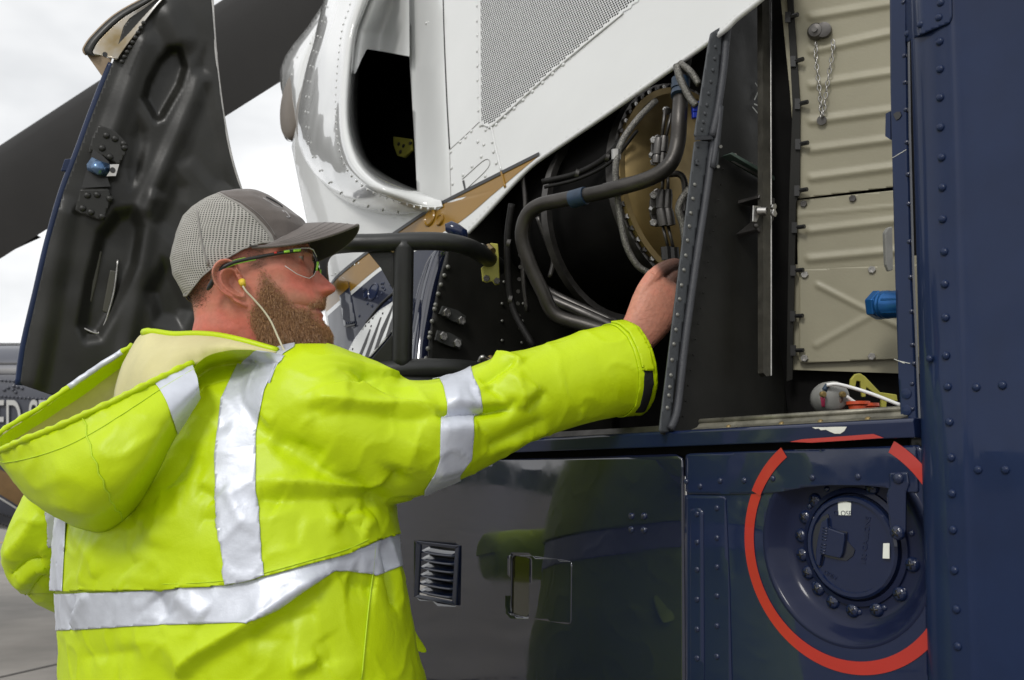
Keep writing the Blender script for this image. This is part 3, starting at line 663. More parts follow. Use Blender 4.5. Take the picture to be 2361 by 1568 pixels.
for (u0, v0, u1, v1) in ((1530, 408, 1526, 440), (1540, 408, 1540, 440), (1528, 520, 1540, 570), (1540, 520, 1552, 570), (1534, 250, 1526, 318), (1548, 262, 1536, 314)):
    MB().tube([P(u0, v0, 1.935), P(u1, v1, 1.935)], .0032, 8).build('thin_line', gunmetal, heli, smooth=True)
for (u, v, du, dv) in ((1517, 345, 16, 36), (1516, 478, 18, 45)):
    m = MB(); m.prism([P(u + du * math.cos(a), v + dv * math.sin(a), 1.96) for a in [2 * math.pi * k / 16 for k in range(16)]], FW * .012); pl = m.build('mounting_plate', gunmetal, heli, bevel=.002)
    for s_ in (-.7, .7): fast('bolt', pl, P(u - 10, v + dv * s_ + 4, 1.955), -FW, .008, steel)
for (u, v) in ((1503, 357), (1503, 482), (1570, 490), (1553, 600), (1535, 253)):
    MB().tube([P(u, v, 1.95), P(u + 6, v + 4, 1.94)], .0075, 8).build('hex_cap', steel, heli, auto=30)
for (u, v) in ((1536, 585), (1552, 587)):
    MB().tube([P(u, v - 16, 1.93), P(u + 2, v + 14, 1.93)], .011, 10).build('connector', blackp, heli, auto=30)
m = MB(); m.box(P(1606, 248, 1.90), RT * .009, FW * .01, UP * .010); m.box(P(1604, 262, 1.90), RT * .007, FW * .008, UP * .010); m.build('blue_connector', mat('bright_blue', (.01, .03, .35), .35), heli, bevel=.002)
wires = mat('wire_bundle', (.008, .0075, .007), .6, spec=.2, var=.4, vscale=90)
for pts, r in (([(1250, 420, 2.15), (1330, 400, 2.13), (1400, 360, 2.1), (1450, 300, 2.08)], .007), ([(1255, 432, 2.14), (1335, 412, 2.12), (1410, 372, 2.09), (1470, 300, 2.07)], .004), ([(1180, 470, 2.2), (1170, 560, 2.2), (1180, 700, 2.2), (1230, 800, 2.15)], .008)):
    MB().tube(catmull([P(*q) for q in pts], 8), r, 8).build('wire_bundle', wires, heli, smooth=True)
for (u, v, d) in ((1330, 400, 2.13), (1400, 362, 2.1), (1172, 560, 2.2), (1176, 690, 2.2)):
    MB().tube([P(u - 4, v, d), P(u + 4, v + 2, d)], .011, 10).build('bundle_clamp', gunmetal, heli, auto=40)
# deep-set lines and frames in the dark
for pts, r in (([(1205, 400, 2.3), (1212, 480, 2.3), (1206, 620, 2.3), (1215, 720, 2.3)], .006), ([(1240, 500, 2.25), (1262, 560, 2.25), (1276, 600, 2.25), (1268, 640, 2.25)], .006), ([(1270, 690, 2.15), (1340, 720, 2.12), (1430, 760, 2.1)], .012), ([(1245, 660, 2.2), (1300, 690, 2.18), (1420, 745, 2.12)], .010)):
    MB().tube(catmull([P(*p) for p in pts], 6), r, 8).build('engine_line', gunmetal, heli, smooth=True)
m = MB(); m.lathe([(.22, 0), (.235, 0), (.235, .02), (.22, .02)], P(1420, 520, 2.35), -H, 48, cap=False); m.build('engine_ring', gunmetal, heli, auto=40)
for k in range(8):
    fast('bolt', dome, P(1197 + 3 * math.sin(k), 560 + k * 28, 2.25), -FW, .005, gunmetal, 'flange_bolt')
# ------------------------------------------------------------------ post and forward door
post = traced('door_post', [(2051, -60), (2088, -60), (2087, 60), (2090, 300), (2098, 620), (2112, 962), (2114, 975), (2078, 972), (2072, 880), (2064, 640), (2058, 400), (2053, 200)], lambda u, v, o=0: S(u, v, -.022 + o), navy_satin, heli, res=7, solid=.012)
m = MB(); m.prism([S(*p, off=-.034) for p in ((2052, -60), (2056, 300), (2066, 700), (2078, 968))] + [S(*p, off=-.16) for p in ((2078, 968), (2066, 700), (2056, 300), (2052, -60))][:0] + [S(2070, 968, -.034), S(2058, 700, -.034), S(2048, 300, -.034), S(2044, -60, -.034)][:0] + [S(2090, 968, -.034), S(2090, -60, -.034)], -N * .004); m.build('post_web', navy_satin, heli)
for (u, v) in ((2086, 5), (2088, 128), (2089, 190), (2091, 253), (2093, 328), (2096, 402), (2098, 470), (2099, 557), (2102, 639), (2104, 718), (2106, 795), (2110, 838), (2106, 885), (2107, 943)):
    fast('rivet', post, S(u - 3, v, -.022), N, .0035, navy)
for (u, v) in ((2090, 908), (2091, 946)): MB().lathe([(.0075, 0), (.0075, .0012), (.0068, .0016), (0, .0014)], S(u, v, -.022), N, 20, cap=False).build('flush_fastener', navy_satin, post, auto=40)
m = MB(); m.prism([S(*p, off=-.0215) for p in ((2060, 264), (2068, 258), (2076, 258), (2079, 266), (2074, 274), (2067, 277))], N * .0012); m.build('post_hole', blackp, post)
m = MB(); m.prism([S(*p, off=-.03) for p in ((2042, 262), (2053, 256), (2053, 322), (2041, 314))], -N * .008); m.build('post_tab', navy_satin, post)
for a, b in (((2058, 364), (2090, 345)), ((2062, 828), (2086, 838)), ((2070, 832), (2098, 838))):
    MB().tube([S(*a, off=-.0217), S(*b, off=-.0217)], .0005, 5).build('paint_scratch', chipw, post)
edge = [(-80, 2090), (0, 2092), (150, 2096), (300, 2100), (450, 2104), (620, 2108), (800, 2113), (960, 2117), (1100, 2120), (1250, 2125), (1568, 2135), (2050, 2150)]
rows = []
for v, u in edge:
    p0 = S(u, v, .0)
    rows.append([p0 - H * ds + N * n for ds, n in ((0.0, -.055), (0.0, -.014), (.0015, -.004), (.006, .005), (.013, .0125), (.023, .019), (.036, .0245), (.050, .0282), (.064, .0300), (.074, .0305), (.0775, .0318), (.081, .0300), (.085, .0280), (.12, .0280), (.2, .0280), (.45, .026), (.9, .015))])
MBd = MB().grid(rows); fdoor = MBd.build('forward_door', navy_satin, heli, smooth=True)
md = fdoor.modifiers.new('subd', 'SUBSURF'); md.levels = 1; md.render_levels = 1
fdoor['label'] = 'satin dark blue forward door skin with a rolled edge and rivets'
NR = (-H * 1).normalized()
def D_(u, v): return hit(u, v, O + N * .0302, N)
for p in ((625, 290), (628, 482), (628, 680), (630, 888), (638, 1098), (643, 1308), (645, 1528)): fast('rivet', fdoor, D_(*k7(*p)), N, .0057, navy_satin)
for p in ((657, 187), (660, 413), (665, 645), (668, 912), (680, 1128), (692, 1375)): fast('rivet', fdoor, D_(*k8(*p)), N, .0057, navy_satin)
for p in ((880, 1132), (1062, 1118)): fast('rivet', fdoor, hit(*k8(*p), O + N * .0286, N), N, .0057, navy_satin)
fast('rivet', fdoor, D_(*k8(548, 932)) - N * .002, N, .005, navy_satin)
for (u, v) in ((2193, 1055), (2195, 1138), (2197, 1222), (2200, 1315), (2205, 1405), (2208, 1490)): fast('rivet', fdoor, D_(u, v), N, .0057, navy_satin)
for (u, v) in ((2255, 1083), (2318, 1083)): fast('rivet', fdoor, hit(u, v, O + N * .0286, N), N, .0057, navy_satin)
def dcn(u, v, o=0): # skin cap over the upper corner
    e = np.interp(v, [a for a, b in edge], [b for a, b in edge]); x = (u - e) / 105.0
    return S(u, v, float(.034 - .045 * max(0, 1 - x / .35) ** 2) + o)
dc_ = traced('corner_doubler', [k7(*p) for p in ((372, -60), (705, -60), (708, 120), (690, 160), (600, 195), (500, 238), (430, 275), (385, 302), (372, 250), (380, 100))], dcn, navy_satin, heli, res=6, solid=.003)
for p in ((632, 20), (620, 122), (492, 170), (402, 235)): u, v = k7(*p); fast('rivet', dc_, dcn(u, v), N, .0055, navy_satin)

# ------------------------------------------------------------------ upper cowling
opening = [k3(*p) for p in ((900, -160), (800, 70), (745, 230), (720, 420), (700, 650), (700, 850), (730, 1000), (790, 1130), (900, 1240), (1050, 1310), (1165, 1338), (1145, 960), (1110, 390), (1098, -160))]
open_big = [k3(*p) for p in ((860, -160), (760, 70), (700, 230), (670, 420), (650, 650), (650, 850), (680, 1010), (740, 1150), (860, 1270), (1020, 1340), (1165, 1350), (1145, 960), (1110, 390), (1098, -160))]
grille_px = [k3(*p) for p in ((1600, -160), (1602, 0), (1607, 830), (1622, 858), (1645, 872), (1675, 872), (1705, 858), (2091, 512), (2400, 250), (2700, 0), (2860, -160))]
sil = [(745, 700), (735, 650), (705, 500), (688, 420), (672, 338)]
wout = [(1870, -110), (1765, -10), (1700, 42), (1655, 82), (1500, 192), (1400, 262), (1300, 330), (1240, 371), (1205, 402), (1160, 450), (1110, 505), (1066, 550), (1014, 585), (985, 700), (958, 880), (776, 880), (760, 780)] + sil + [(690, 260), (740, 130), (790, 0), (830, -110)]
silx = lambda v: np.interp(v, [-110, 0, 130, 260, 338, 420, 500, 650, 700, 880], [830, 790, 740, 690, 672, 688, 705, 735, 745, 776])
def hc(U, V):
    x = (U - silx(V)); h = -.07 * np.clip(1 - x / 75.0, 0, 1) ** 2
    un = (1021 + (V / 344.0) * 15.0) - U                                  # roll-in toward the inlet
    inl = smooth01(un / 80.0) * (V < 470) * (U > 880)
    h = h - .045 * inl
    return h
cowl = traced('engine_cowling', wout, T, white, heli, res=9, hfn=hc, solid=.004, holes=(open_big, grille_px))
cowl['label'] = 'white upper engine cowling with inlet scoop and perforated screen'
MB().tube(catmull([T(u, v, .001) for u, v in wout[:12]], 6), .0055, 10).build('cowling_lip', white, cowl, smooth=True)
lin = traced('cowling_liner', [(u - 2, v - 14) for u, v in wout[:9]] + [(1160, 430), (1040, 500), (1040, -110)], lambda u, v, o=0: T(u, v, -.02 + o), dark_in, heli, res=30)
# perforated screen
e1 = H; e2 = TN.cross(H).normalized(); e2 = e2 if e2.z > 0 else -e2
g0 = T(1280, 120); pitch = .0078; hr = .0032
vs, fs = [], []
nI, nJ = 90, 110
cent = []
for j in range(-nJ, nJ):
    for i in range(-nI, nI):
        cent.append((i + .5 * (j % 2), j * .866))
cw = [g0 + e1 * (a * pitch) + e2 * (b * pitch) for a, b in cent]
px = np.array([proj(p)[:2] for p in cw]); sdv = sdpoly(px[:, 0], px[:, 1], grille_px)
m = MB(); hexo = [(math.cos(R(90 + 60 * k)) * pitch / math.sqrt(3), math.sin(R(90 + 60 * k)) * pitch / math.sqrt(3)) for k in range(6)]
hexi = [(math.cos(R(90 + 60 * k)) * hr, math.sin(R(90 + 60 * k)) * hr) for k in range(6)]
for p, sd_ in zip(cw, sdv):
    if sd_ > -3.5 and sd_ < 3: m.add([p + e1 * a + e2 * b + TN * .0015 for a, b in hexo], [(0, 1, 2, 3, 4, 5)])
    elif sd_ >= 3:
        m.add([p + e1 * a + e2 * b + TN * .0015 for a, b in hexo] + [p + e1 * a + e2 * b + TN * .0015 for a, b in hexi], [(k, (k + 1) % 6, 6 + (k + 1) % 6, 6 + k) for k in range(6)])
scr = m.build('perforated_screen', white, heli); scr['kind'] = 'stuff'
m = MB(); m.add([T(u, v, -.03) for u, v in ((1080, -130), (1560, -130), (1560, 40), (1150, 330), (1080, 320))], [(0, 1, 2, 3, 4)]); m.build('screen_backing', blackp, heli)
bor = catmull([T(u, v, .002) for u, v in [k3(1600, -100), k3(1602, 0), k3(1605, 400), k3(1608, 828), k3(1630, 868), k3(1665, 880), k3(1705, 862), k3(2091, 514), k3(2600, 90)]], 4)
MB().tube(bor, .0028, 6).build('screen_bead', white, cowl, smooth=True)
# gaps and seams
def seam(pts, wpx, mt, off, pf=T, name='panel_gap', parent=None, r=None):
    q = catmull([pf(u, v, off) for u, v in pts], 5); return MB().tube(q, r or wpx, 6, squash=1).build(name, mt, parent or cowl, smooth=True)
seam([k3(1345, -60), k3(1355, 300), k3(1372, 700), k3(1391, 1040)], .0022, blackp, .0006)
seam([k3(1391, 1040), k3(1395, 1240), k3(1400, 1390)], .0010, mat('seam_grey', (.35, .35, .34), .5), .0006)
seam([k3(1395, 1040), k3(1500, 945), k3(1600, 848)], .0010, MT['seam_grey'], .0006)
seam([k3(1680, 874), k3(1715, 1040), k3(1752, 1190)], .0034, white, .0010, name='seam_bead')
seam([k3(1752, 1200), k3(1778, 1305)], .0034, gold, .0018, name='seam_bead')
seam([k3(1480, 1250), k3(1640, 1112), k3(1660, 1168), k3(1505, 1322)], .0012, MT['seam_grey'], .0006)
decal('hatch_slot', [k3(1480, 1262), k3(1492, 1255), k3(1504, 1318), k3(1496, 1330)], .001, blackp, cowl, T)
for p in ((1585, 40), (1585, 145), (1587, 245), (1585, 355), (1587, 460), (1588, 560), (1592, 675), (1594, 770), (2040, 578), (1970, 638), (1905, 698), (1843, 757), (1778, 815), (1717, 868), (2110, 515), (2185, 450),
          (1605, 875), (1643, 905), (1543, 915), (1503, 957), (1465, 990), (1588, 988), (1630, 1007), (1690, 990), (1697, 1058), (1612, 1092), (1717, 1137), (1400, 1058), (1405, 1170), (1412, 1282), (1547, 1160), (1640, 1227), (1485, 1220)):
    fast('rivet', cowl, T(*k3(*p), off=.0008), TN, .0052, white)
for p in ((1228, 162), (1246, 156)): fast('rivet', cowl, T(*k3(*p), off=-.02), TN, .0045, white)
# stripes
stt = [(1243, 358), (1120, 420), (1000, 482), (920, 534), (839, 591), (768, 652), (746, 708)]
stb = [(1241, 360), (1205, 390), (1140, 445), (1045, 522), (887, 608), (810, 670), (753, 719)]
def hs(U, V): return hc(U, V)
def ribbon(name, up, lo, off, mt, parent, n=40):
    A_, B_ = crv2(up, 8), crv2(lo, 8); rows = []
    for (a, b), (c, d) in zip(A_, B_):
        rows.append([T(lerp(a, c, t), lerp(b, d, t), off + float(hc(np.array([lerp(a, c, t)]), np.array([lerp(b, d, t)]))[0])) for t in (0, .5, 1)])
    return MB().grid(rows).build(name, mt, parent, smooth=True)
def TS(k): return lambda u, v, o=0: T(u, v, o + k)
goldp = ribbon('gold_stripe', stt, stb, .0010, gold, cowl)
ribbon('stripe_border', [(a, b - 8) for a, b in stt], stt, .003, blackp, cowl)
wl_b = [(1052, 530), (980, 568), (891, 615), (813, 678), (755, 729)]
ribbon('white_pinstripe', [(1048, 522), (975, 560), (887, 608), (810, 670), (753, 719)], wl_b, .0016, white_gloss, cowl)
traced('navy_band', crv2(wl_b, 3) + [(776, 882), (958, 882), (985, 700), (1014, 590)], TS(.0010), navy_band, cowl, res=9, hfn=hs)
# oval fittings and rivets on the aft side
for (x, y, r) in ((735, 505, .026), (655, 530, .015)):
    MB().lathe([(r, 0), (r, .002), (r * .88, .004), (r * .8, .002), (0, .002)], T(*kb(x, y), off=.001), TN, 24, cap=False).build('oval_plug', navy, cowl, auto=40)
for (u, v, r) in ((k3(1255, 1520) + (.024,)), (k3(1325, 1535) + (.016,))):
    MB().lathe([(r, 0), (r, .002), (r * .85, .005), (r * .7, .002), (0, .002)], T(u, v, .002), TN, 24, cap=False).build('oval_plug', gold, cowl, auto=40)
rng = random.Random(3)
for i in range(34):
    x, y = rng.uniform(560, 1000), rng.uniform(370, 880)
    if (y - 370) > (x - 560) * -.1 + 40 and y < 1480 - x * 0.95 + 30 and y > 420 - (x - 560) * .1:
        fast('rivet', cowl, T(*kb(x, y), off=.001), TN, .0046, navy)
for i in range(9): fast('rivet', cowl, T(*kb(190 + 46 * i, 320 - 20 * i), off=float(hc(np.array([kb(190 + 46 * i, 0)[0]]), np.array([kb(0, 320 - 20 * i)[1]]))[0])), TN, .0042, white_gloss)
ap = rrect(0, 0, 1, 1, .12)
pan = [kb(*p) for p in ((300, 420), (330, 395), (410, 370), (430, 385), (470, 600), (522, 890), (515, 910), (400, 938), (380, 920), (345, 700))]
apn = traced('access_panel', pan, TS(.003), navy_band, cowl, res=4, hfn=hs, solid=.002)
traced('access_panel_gold', [kb(*p) for p in ((300, 420), (330, 395), (410, 370), (430, 385), (440, 450), (318, 560))], TS(.0042), gold, cowl, res=4, hfn=hs)
decal('panel_handle', [kb(*p) for p in ((390, 915), (510, 890), (512, 905), (396, 932))], .006, blackp, apn, T)
for i in range(5): MB().tube([T(*kb(408 + 22 * i, 870 - 3 * i), off=.004), T(*kb(410 + 22 * i, 890 - 3 * i), off=.004)], .002, 6).build('panel_rib', navy, apn)
# white louvre panel with black slots
lv = [kb(*p) for p in ((412, 1250), (500, 1080), (640, 890), (800, 730), (1000, 600), (1015, 900), (850, 1110), (690, 1290), (600, 1320), (430, 1300))]
lvp = traced('louvre_panel', lv, TS(.006), white_gloss, cowl, res=5, solid=.003)
for q in (((545, 1305), (600, 1170), (690, 955), (702, 960), (650, 1130), (580, 1305)), ((625, 1305), (700, 1110), (820, 810), (832, 812), (770, 1010), (670, 1300)), ((745, 1205), (830, 950), (975, 645), (985, 650), (900, 900), (790, 1170)), ((880, 1060), (930, 900), (1010, 700), (1010, 850), (930, 1020))):
    decal('louvre_slot', [kb(*p) for p in q], .0064, blackp, lvp, T)
for p in ((848, 765), (708, 918), (640, 918), (730, 825), (683, 872), (485, 1195), (438, 1240)): fast('rivet', lvp, T(*kb(*p), off=.006), TN, .0035, blackp)
seam([kb(1000, 500), kb(830, 650), kb(650, 880)], .004, blackp, .003)
decal('white_mark', [(877, 864), (888, 862), (886, 884), (875, 884)], .008, white_gloss, cowl, T)

# inlet scoop: lofted through rings measured round the lip
def ring(pts, off, n=44, tail=.03):
    q = catmull([Vector((*k3(*p), 0)) for p in pts], 8); L_ = [0]
    for a, b in zip(q[:-1], q[1:]): L_.append(L_[-1] + (b - a).length)
    out = []
    for k in range(n):
        s_ = L_[-1] * k / (n - 1); i = min(len(q) - 2, int(np.searchsorted(L_, s_, 'right')) - 1); t = (s_ - L_[i]) / max(1e-9, L_[i + 1] - L_[i])
        p = q[i].lerp(q[i + 1], t); f = k / (n - 1)
        o = off if off < 0 else off * (1 - (1 - tail) * smooth01((f - .74) / .26))
        out.append(T(p.x, p.y, float(o)))
    return out
E = [ring(((905, -160), (860, 60), (800, 230), (770, 420), (750, 650), (752, 850), (780, 1000), (830, 1120), (930, 1210), (1060, 1280), (1165, 1320), (1300, 1370)), -.10),
     ring(((900, -160), (810, 70), (752, 230), (727, 420), (708, 650), (708, 850), (738, 1000), (798, 1128), (905, 1235), (1052, 1303), (1165, 1332), (1330, 1392)), .09),
     ring(((890, -160), (790, 70), (733, 230), (708, 420), (690, 650), (690, 850), (718, 1010), (780, 1145), (893, 1255), (1050, 1325), (1165, 1352), (1332, 1400)), .125),
     ring(((840, -160), (745, 90), (697, 290), (664, 520), (652, 800), (672, 970), (730, 1130), (850, 1260), (1000, 1338), (1150, 1380), (1335, 1410)), .15),
     ring(((770, -160), (712, 40), (660, 200), (625, 500), (614, 800), (634, 1018), (698, 1186), (806, 1294), (925, 1353), (1122, 1412), (1250, 1436), (1340, 1428)), .14),
     ring(((740, -160), (700, 50), (650, 200), (615, 500), (605, 800), (625, 1020), (690, 1190), (800, 1300), (920, 1360), (1120, 1420), (1250, 1445), (1342, 1438)), .128),
     ring(((660, -160), (620, 60), (560, 250), (520, 520), (510, 800), (535, 1010), (600, 1180), (715, 1310), (860, 1385), (1060, 1440), (1230, 1458), (1330, 1450)), .105),
     ring(((600, -160), (540, 100), (480, 320), (440, 560), (430, 800), (455, 1000), (520, 1180), (640, 1325), (800, 1415), (1000, 1465), (1200, 1472), (1310, 1462)), .065),
     ring(((560, -160), (470, 210), (400, 430), (350, 700), (345, 900), (385, 1090), (480, 1245), (610, 1370), (770, 1455), (980, 1500), (1180, 1490), (1300, 1470)), .015),
     ring(((550, -160), (455, 230), (375, 480), (325, 720), (325, 930), (370, 1100), (470, 1260), (600, 1390), (760, 1475), (980, 1515), (1170, 1498), (1290, 1475)), -.05)]
sco = MB().grid(E).build('inlet_scoop', white_gloss, heli, smooth=True); sco.modifiers.new('subd', 'SUBSURF').render_levels = 1
sco['label'] = 'glossy white flared inlet scoop around a dark opening'
MB().tube(E[5], .0022, 6).build('lip_bead', white_gloss, sco, smooth=True)
for k in range(1, 43): fast('rivet', sco, E[5][k] + TN * .002 + (E[5][k] - E[3][k]).normalized() * .006, (TN - (E[3][k] - E[5][k]).normalized() * .6).normalized(), .0042, white_gloss)
for k in range(2, 40, 2): fast('rivet', sco, E[7][k] * .6 + E[8][k] * .4 + TN * .004, (TN - (E[3][k] - E[8][k]).normalized()).normalized(), .0042, white_gloss)
# throat
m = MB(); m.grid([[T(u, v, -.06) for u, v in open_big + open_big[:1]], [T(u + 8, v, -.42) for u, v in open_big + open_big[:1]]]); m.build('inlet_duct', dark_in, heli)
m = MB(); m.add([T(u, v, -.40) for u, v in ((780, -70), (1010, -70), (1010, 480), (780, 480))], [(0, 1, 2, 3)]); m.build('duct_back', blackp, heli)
def hw(U, V):
    ul = np.interp(V, [-53, 23, 76, 139, 180], [k3(900, 0)[0], k3(812, 0)[0], k3(752, 0)[0], k3(727, 0)[0], k3(716, 0)[0]]); return .085 - .12 * smooth01((U - ul) / 62.0) + .03 * smooth01((U - k3(990, 0)[0]) / 40.0)
traced('duct_white_wall', [k3(*p) for p in ((900, -160), (806, 70), (748, 230), (723, 420), (712, 545), (740, 500), (778, 412), (815, 342), (960, 365), (1112, 394), (1108, -160))], T, white, heli, res=6, hfn=hw)
seam([k3(785, 330), k3(900, 190), k3(1085, 40)], .0016, white, -.06, name='duct_weld')
traced('duct_white_wall', [k3(*p) for p in ((703, 640), (735, 640), (722, 560), (708, 560))], T, white, heli, res=3, hfn=lambda U, V: U * 0 - .05)
m = MB(); m.prism([T(*k3(*p), off=-.25) for p in ((1012, 958), (1140, 975), (1142, 1055), (1090, 1105), (1040, 1092), (1015, 1020))], TN * .01); yb = m.build('duct_bracket', yelgreen, heli, bevel=.003)
for p in ((1040, 1005), (1073, 1018), (1052, 1060), (1120, 1000)): fast('bolt', yb, T(*k3(*p), off=-.24), TN, .007, gunmetal)
# aft fairing and exhaust dome
fo = [k3(*p) for p in ((760, -160), (600, -120), (480, 70), (400, 190), (300, 310), (240, 400), (207, 500), (212, 600), (240, 720), (300, 880), (360, 960), (440, 700), (520, 300))]
def hf(U, V): return -.09 * np.clip(1 - sdpoly(U, V, fo) / 45.0, 0, 1) ** 2
fair = traced('aft_fairing', fo, TS(-.035), white_gloss, heli, res=6, hfn=hf, solid=.004)
for p in ((330, 400), (420, 300), (290, 520), (500, 240)): 
    u, v = k3(*p); fast('rivet', fair, T(u, v, float(-.035 + hf(np.array([u]), np.array([v]))[0])), (TN - RT * .5).normalized(), .005, white_gloss)
ex = P(684, 238, proj(T(690, 240))[2] + .32); eax = (-RT * .82 - FW * .55 + UP * .10).normalized()
rr = .128 * (proj(T(690, 240))[2] + .32) / 3.35
exd = MB().lathe([(rr * .96, -.10), (rr * 1.0, -.02), (rr * 1.0, .0), (rr * .965, .012), (rr * .93, .016), (rr * .8, .024), (rr * .4, .034), (0, .036)], ex, eax, 40, cap=False).build('exhaust_dome', taupe, heli, smooth=True)
MB().lathe([(rr * 1.03, -.004), (rr * 1.035, .0), (rr * 1.03, .004)], ex, eax, 40, cap=False).build('dome_rim', gunmetal, exd, smooth=True)

# ------------------------------------------------------------------ aft wall of the bay, jamb and tube frame
A0 = L(sA, 0, zt)
def AW(u, v, off=0.0): return hit(u, v, A0 - H * off, H)
aw = traced('aft_bulkhead', [(1066, 545), (1036, 566), (1018, 630), (1004, 700), (992, 780), (975, 1060), (1420, 1060), (1420, 900), (1330, 890), (1330, 330), (1220, 400), (1140, 480)], AW, olive_dark, heli, res=12, solid=.006)
jb = catmull([T(u, v, .0) for u, v in ((1052, 555), (1022, 585), (1000, 650), (985, 720), (972, 800), (966, 890))], 6)
MB().tube(jb, .024, 16).build('bay_jamb', navy_wavy, heli, smooth=True)
jb2 = catmull([T(u, v, .012) for u, v in ((1030, 565), (998, 600), (975, 660), (958, 740), (950, 800), (946, 890))], 6)
MB().tube(jb2, .012, 10).build('bay_jamb', navy_wavy, heli, smooth=True)
for p in ((1635, 205), (1592, 308), (1552, 420), (1518, 530), (1487, 662), (1475, 712), (1445, 860), (1422, 1000), (1412, 1052), (1395, 1190), (1372, 1310)): fast('rivet', aw, AW(*kb(*p), off=.004), -H, .006, rivetm)
for p in ((1164, 615), (1162, 650), (1158, 700), (1158, 740), (1158, 785), (1212, 625), (1209, 660), (1207, 700), (1205, 740), (1203, 790)):
    fast('rivet', aw, AW(u := p[0] - 0, p[1], .004), -H, .0042, rivetm)
for (q, bolts) in (([(1018, 706), (1052, 716), (1072, 730), (1066, 748), (1042, 742), (1010, 724)], ((1028, 722), (1062, 740))), ([(1006, 762), (1035, 768), (1063, 784), (1058, 806), (1030, 798), (1000, 784)], ((1020, 776), (1052, 792)))):
    pl = MB().prism([AW(u, v, .008) for u, v in q], -H * .006).build('hinge_plate', mat('plate_grey%d' % q[0][0], (.05, .052, .05), .45, metal=.3), aw, bevel=.001)
    for b in bolts: fast('bolt', pl, AW(*b, off=.014), -H, .011, steel)
m = MB(); m.prism([P(*p, 2.22) for p in ((1109, 618), (1116, 612), (1128, 612), (1132, 600), (1130, 560), (1148, 562), (1150, 590), (1152, 655), (1142, 658), (1134, 648), (1122, 652), (1112, 648))], FW * .01); lb = m.build('latch_bracket', yelgreen, heli, bevel=.0015)
for p in ((1122, 642), (1146, 648)): fast('bolt', lb, P(*p, 2.215), -FW, .008, gunmetal)
for (cu, cv) in ((1114, 575), (1118, 832)):
    lt = MB().tube(catmull([P(cu - 14, cv + 6, 2.2), P(cu - 6, cv - 8, 2.19), P(cu + 6, cv - 4, 2.2), P(cu + 14, cv + 4, 2.2)], 5), .006, 8).build('latch_lever', steel, heli, smooth=True)
    MB().tube([P(cu - 4, cv, 2.21), P(cu + 4, cv + 8, 2.19)], .010, 10).build('latch_roller', gunmetal, lt, auto=40)
    MB().tube([P(cu + 12, cv - 6, 2.21), P(cu + 22, cv + 4, 2.19)], .008, 10).build('latch_roller', goldcad, lt, auto=40)
# black tubular guard
gt = MB().tube(catmull([T(745, 655, 0), P(738, 606, 2.4), P(756, 572, 2.14), P(800, 562, 2.06), P(870, 560, 2.05), P(980, 556, 2.06), P(1040, 560, 2.08), P(1085, 572, 2.12), P(1120, 592, 2.2), P(1150, 615, 2.32)], 7), .0195, 18).build('guard_tube', tubeblk, heli, smooth=True)
MB().tube(catmull([P(931, 556, 2.055), P(930, 640, 2.055), P(928, 740, 2.055), P(926, 850, 2.055)], 5), .0215, 18).build('guard_tube', tubeblk, heli, smooth=True)
MB().tube(catmull([T(745, 885, 0), P(740, 878, 2.3), P(765, 872, 2.08), P(860, 860, 2.05), P(960, 850, 2.06), P(1060, 852, 2.1), P(1130, 862, 2.18), P(1180, 880, 2.3)], 6), .0215, 18).build('guard_tube', tubeblk, heli, smooth=True)
MB().tube(catmull([P(800, 900, 2.04), P(900, 890, 2.05), P(1100, 905, 2.1)], 6), .03, 14).build('guard_tube', tubeblk, heli, smooth=True)
MB().prism([P(*p, 2.055) for p in ((842, 574), (922, 574), (918, 680), (906, 668), (878, 618))], FW * .006).build('gusset_plate', tubeblk, heli, bevel=.001)
MB().prism([P(*p, 2.055) for p in ((848, 838), (895, 782), (918, 752), (918, 842))], FW * .006).build('gusset_plate', tubeblk, heli, bevel=.001)
fast('bolt', gt, P(907, 577, 2.05), -FW, .006, goldcad)
MB().lathe([(.0, -.03), (.014, -.02), (.016, 0), (.014, .02), (0, .03)], P(1052, 532, 2.2), (RT + UP * -.6).normalized(), 16, cap=False).build('hinge_roller', navy, heli, smooth=True)

# ------------------------------------------------------------------ hinged-open cowling door, seen from inside
dp = P(300, 450, 2.35); DN = Vector((.30, -1.0, -.12)).normalized()
def DD(u, v, off=0.0): return hit(u, v, dp + DN * off, DN)
def kd(x, y): return (57.6 + .2978 * x, 432.3 + .2978 * y)
dout = [(486, -60), (487, 0), (493, 66), (500, 150), (510, 232), (520, 298), (536, 374), (559, 447), (590, 560), (610, 700), (590, 860), (480, 950), (300, 960), (110, 908), (46, 886), (58, 800), (88, 668), (113, 560), (147, 440), (183, 345), (212, 265), (242, 188), (262, 138), (285, 60), (330, 0), (360, -60)]
pk = [([k1(*p) for p in ((1180, 320), (1270, 320), (1310, 470), (1270, 600), (1140, 830), (1080, 855), (985, 690), (1020, 560), (1090, 420))], .05, 14),
      ([k1(*p) for p in ((960, 800), (1030, 910), (1040, 990), (1000, 1200), (960, 1280), (900, 1330), (870, 1180), (900, 950))], .02, 18),
      ([kd(*p) for p in ((620, 280), (700, 180), (850, 150), (930, 300), (880, 600), (700, 1000), (590, 1180), (460, 1200), (405, 1080), (470, 700), (560, 350))], .045, 22),
      ([kd(*p) for p in ((1060, 540), (1160, 600), (1260, 850), (1290, 950), (1220, 1100), (1000, 1060), (930, 800))], .03, 25),
      ([k1(*p) for p in ((1220, 1180), (1310, 1290), (1300, 1420), (1400, 1700), (1200, 1700), (1060, 1560), (1150, 1400))], .015, 22),
      ([k1(*p) for p in ((1340, 480), (1440, 300), (1500, 700), (1640, 1330), (1480, 1330), (1330, 1150), (1240, 1150), (1380, 700))], .012, 20)]
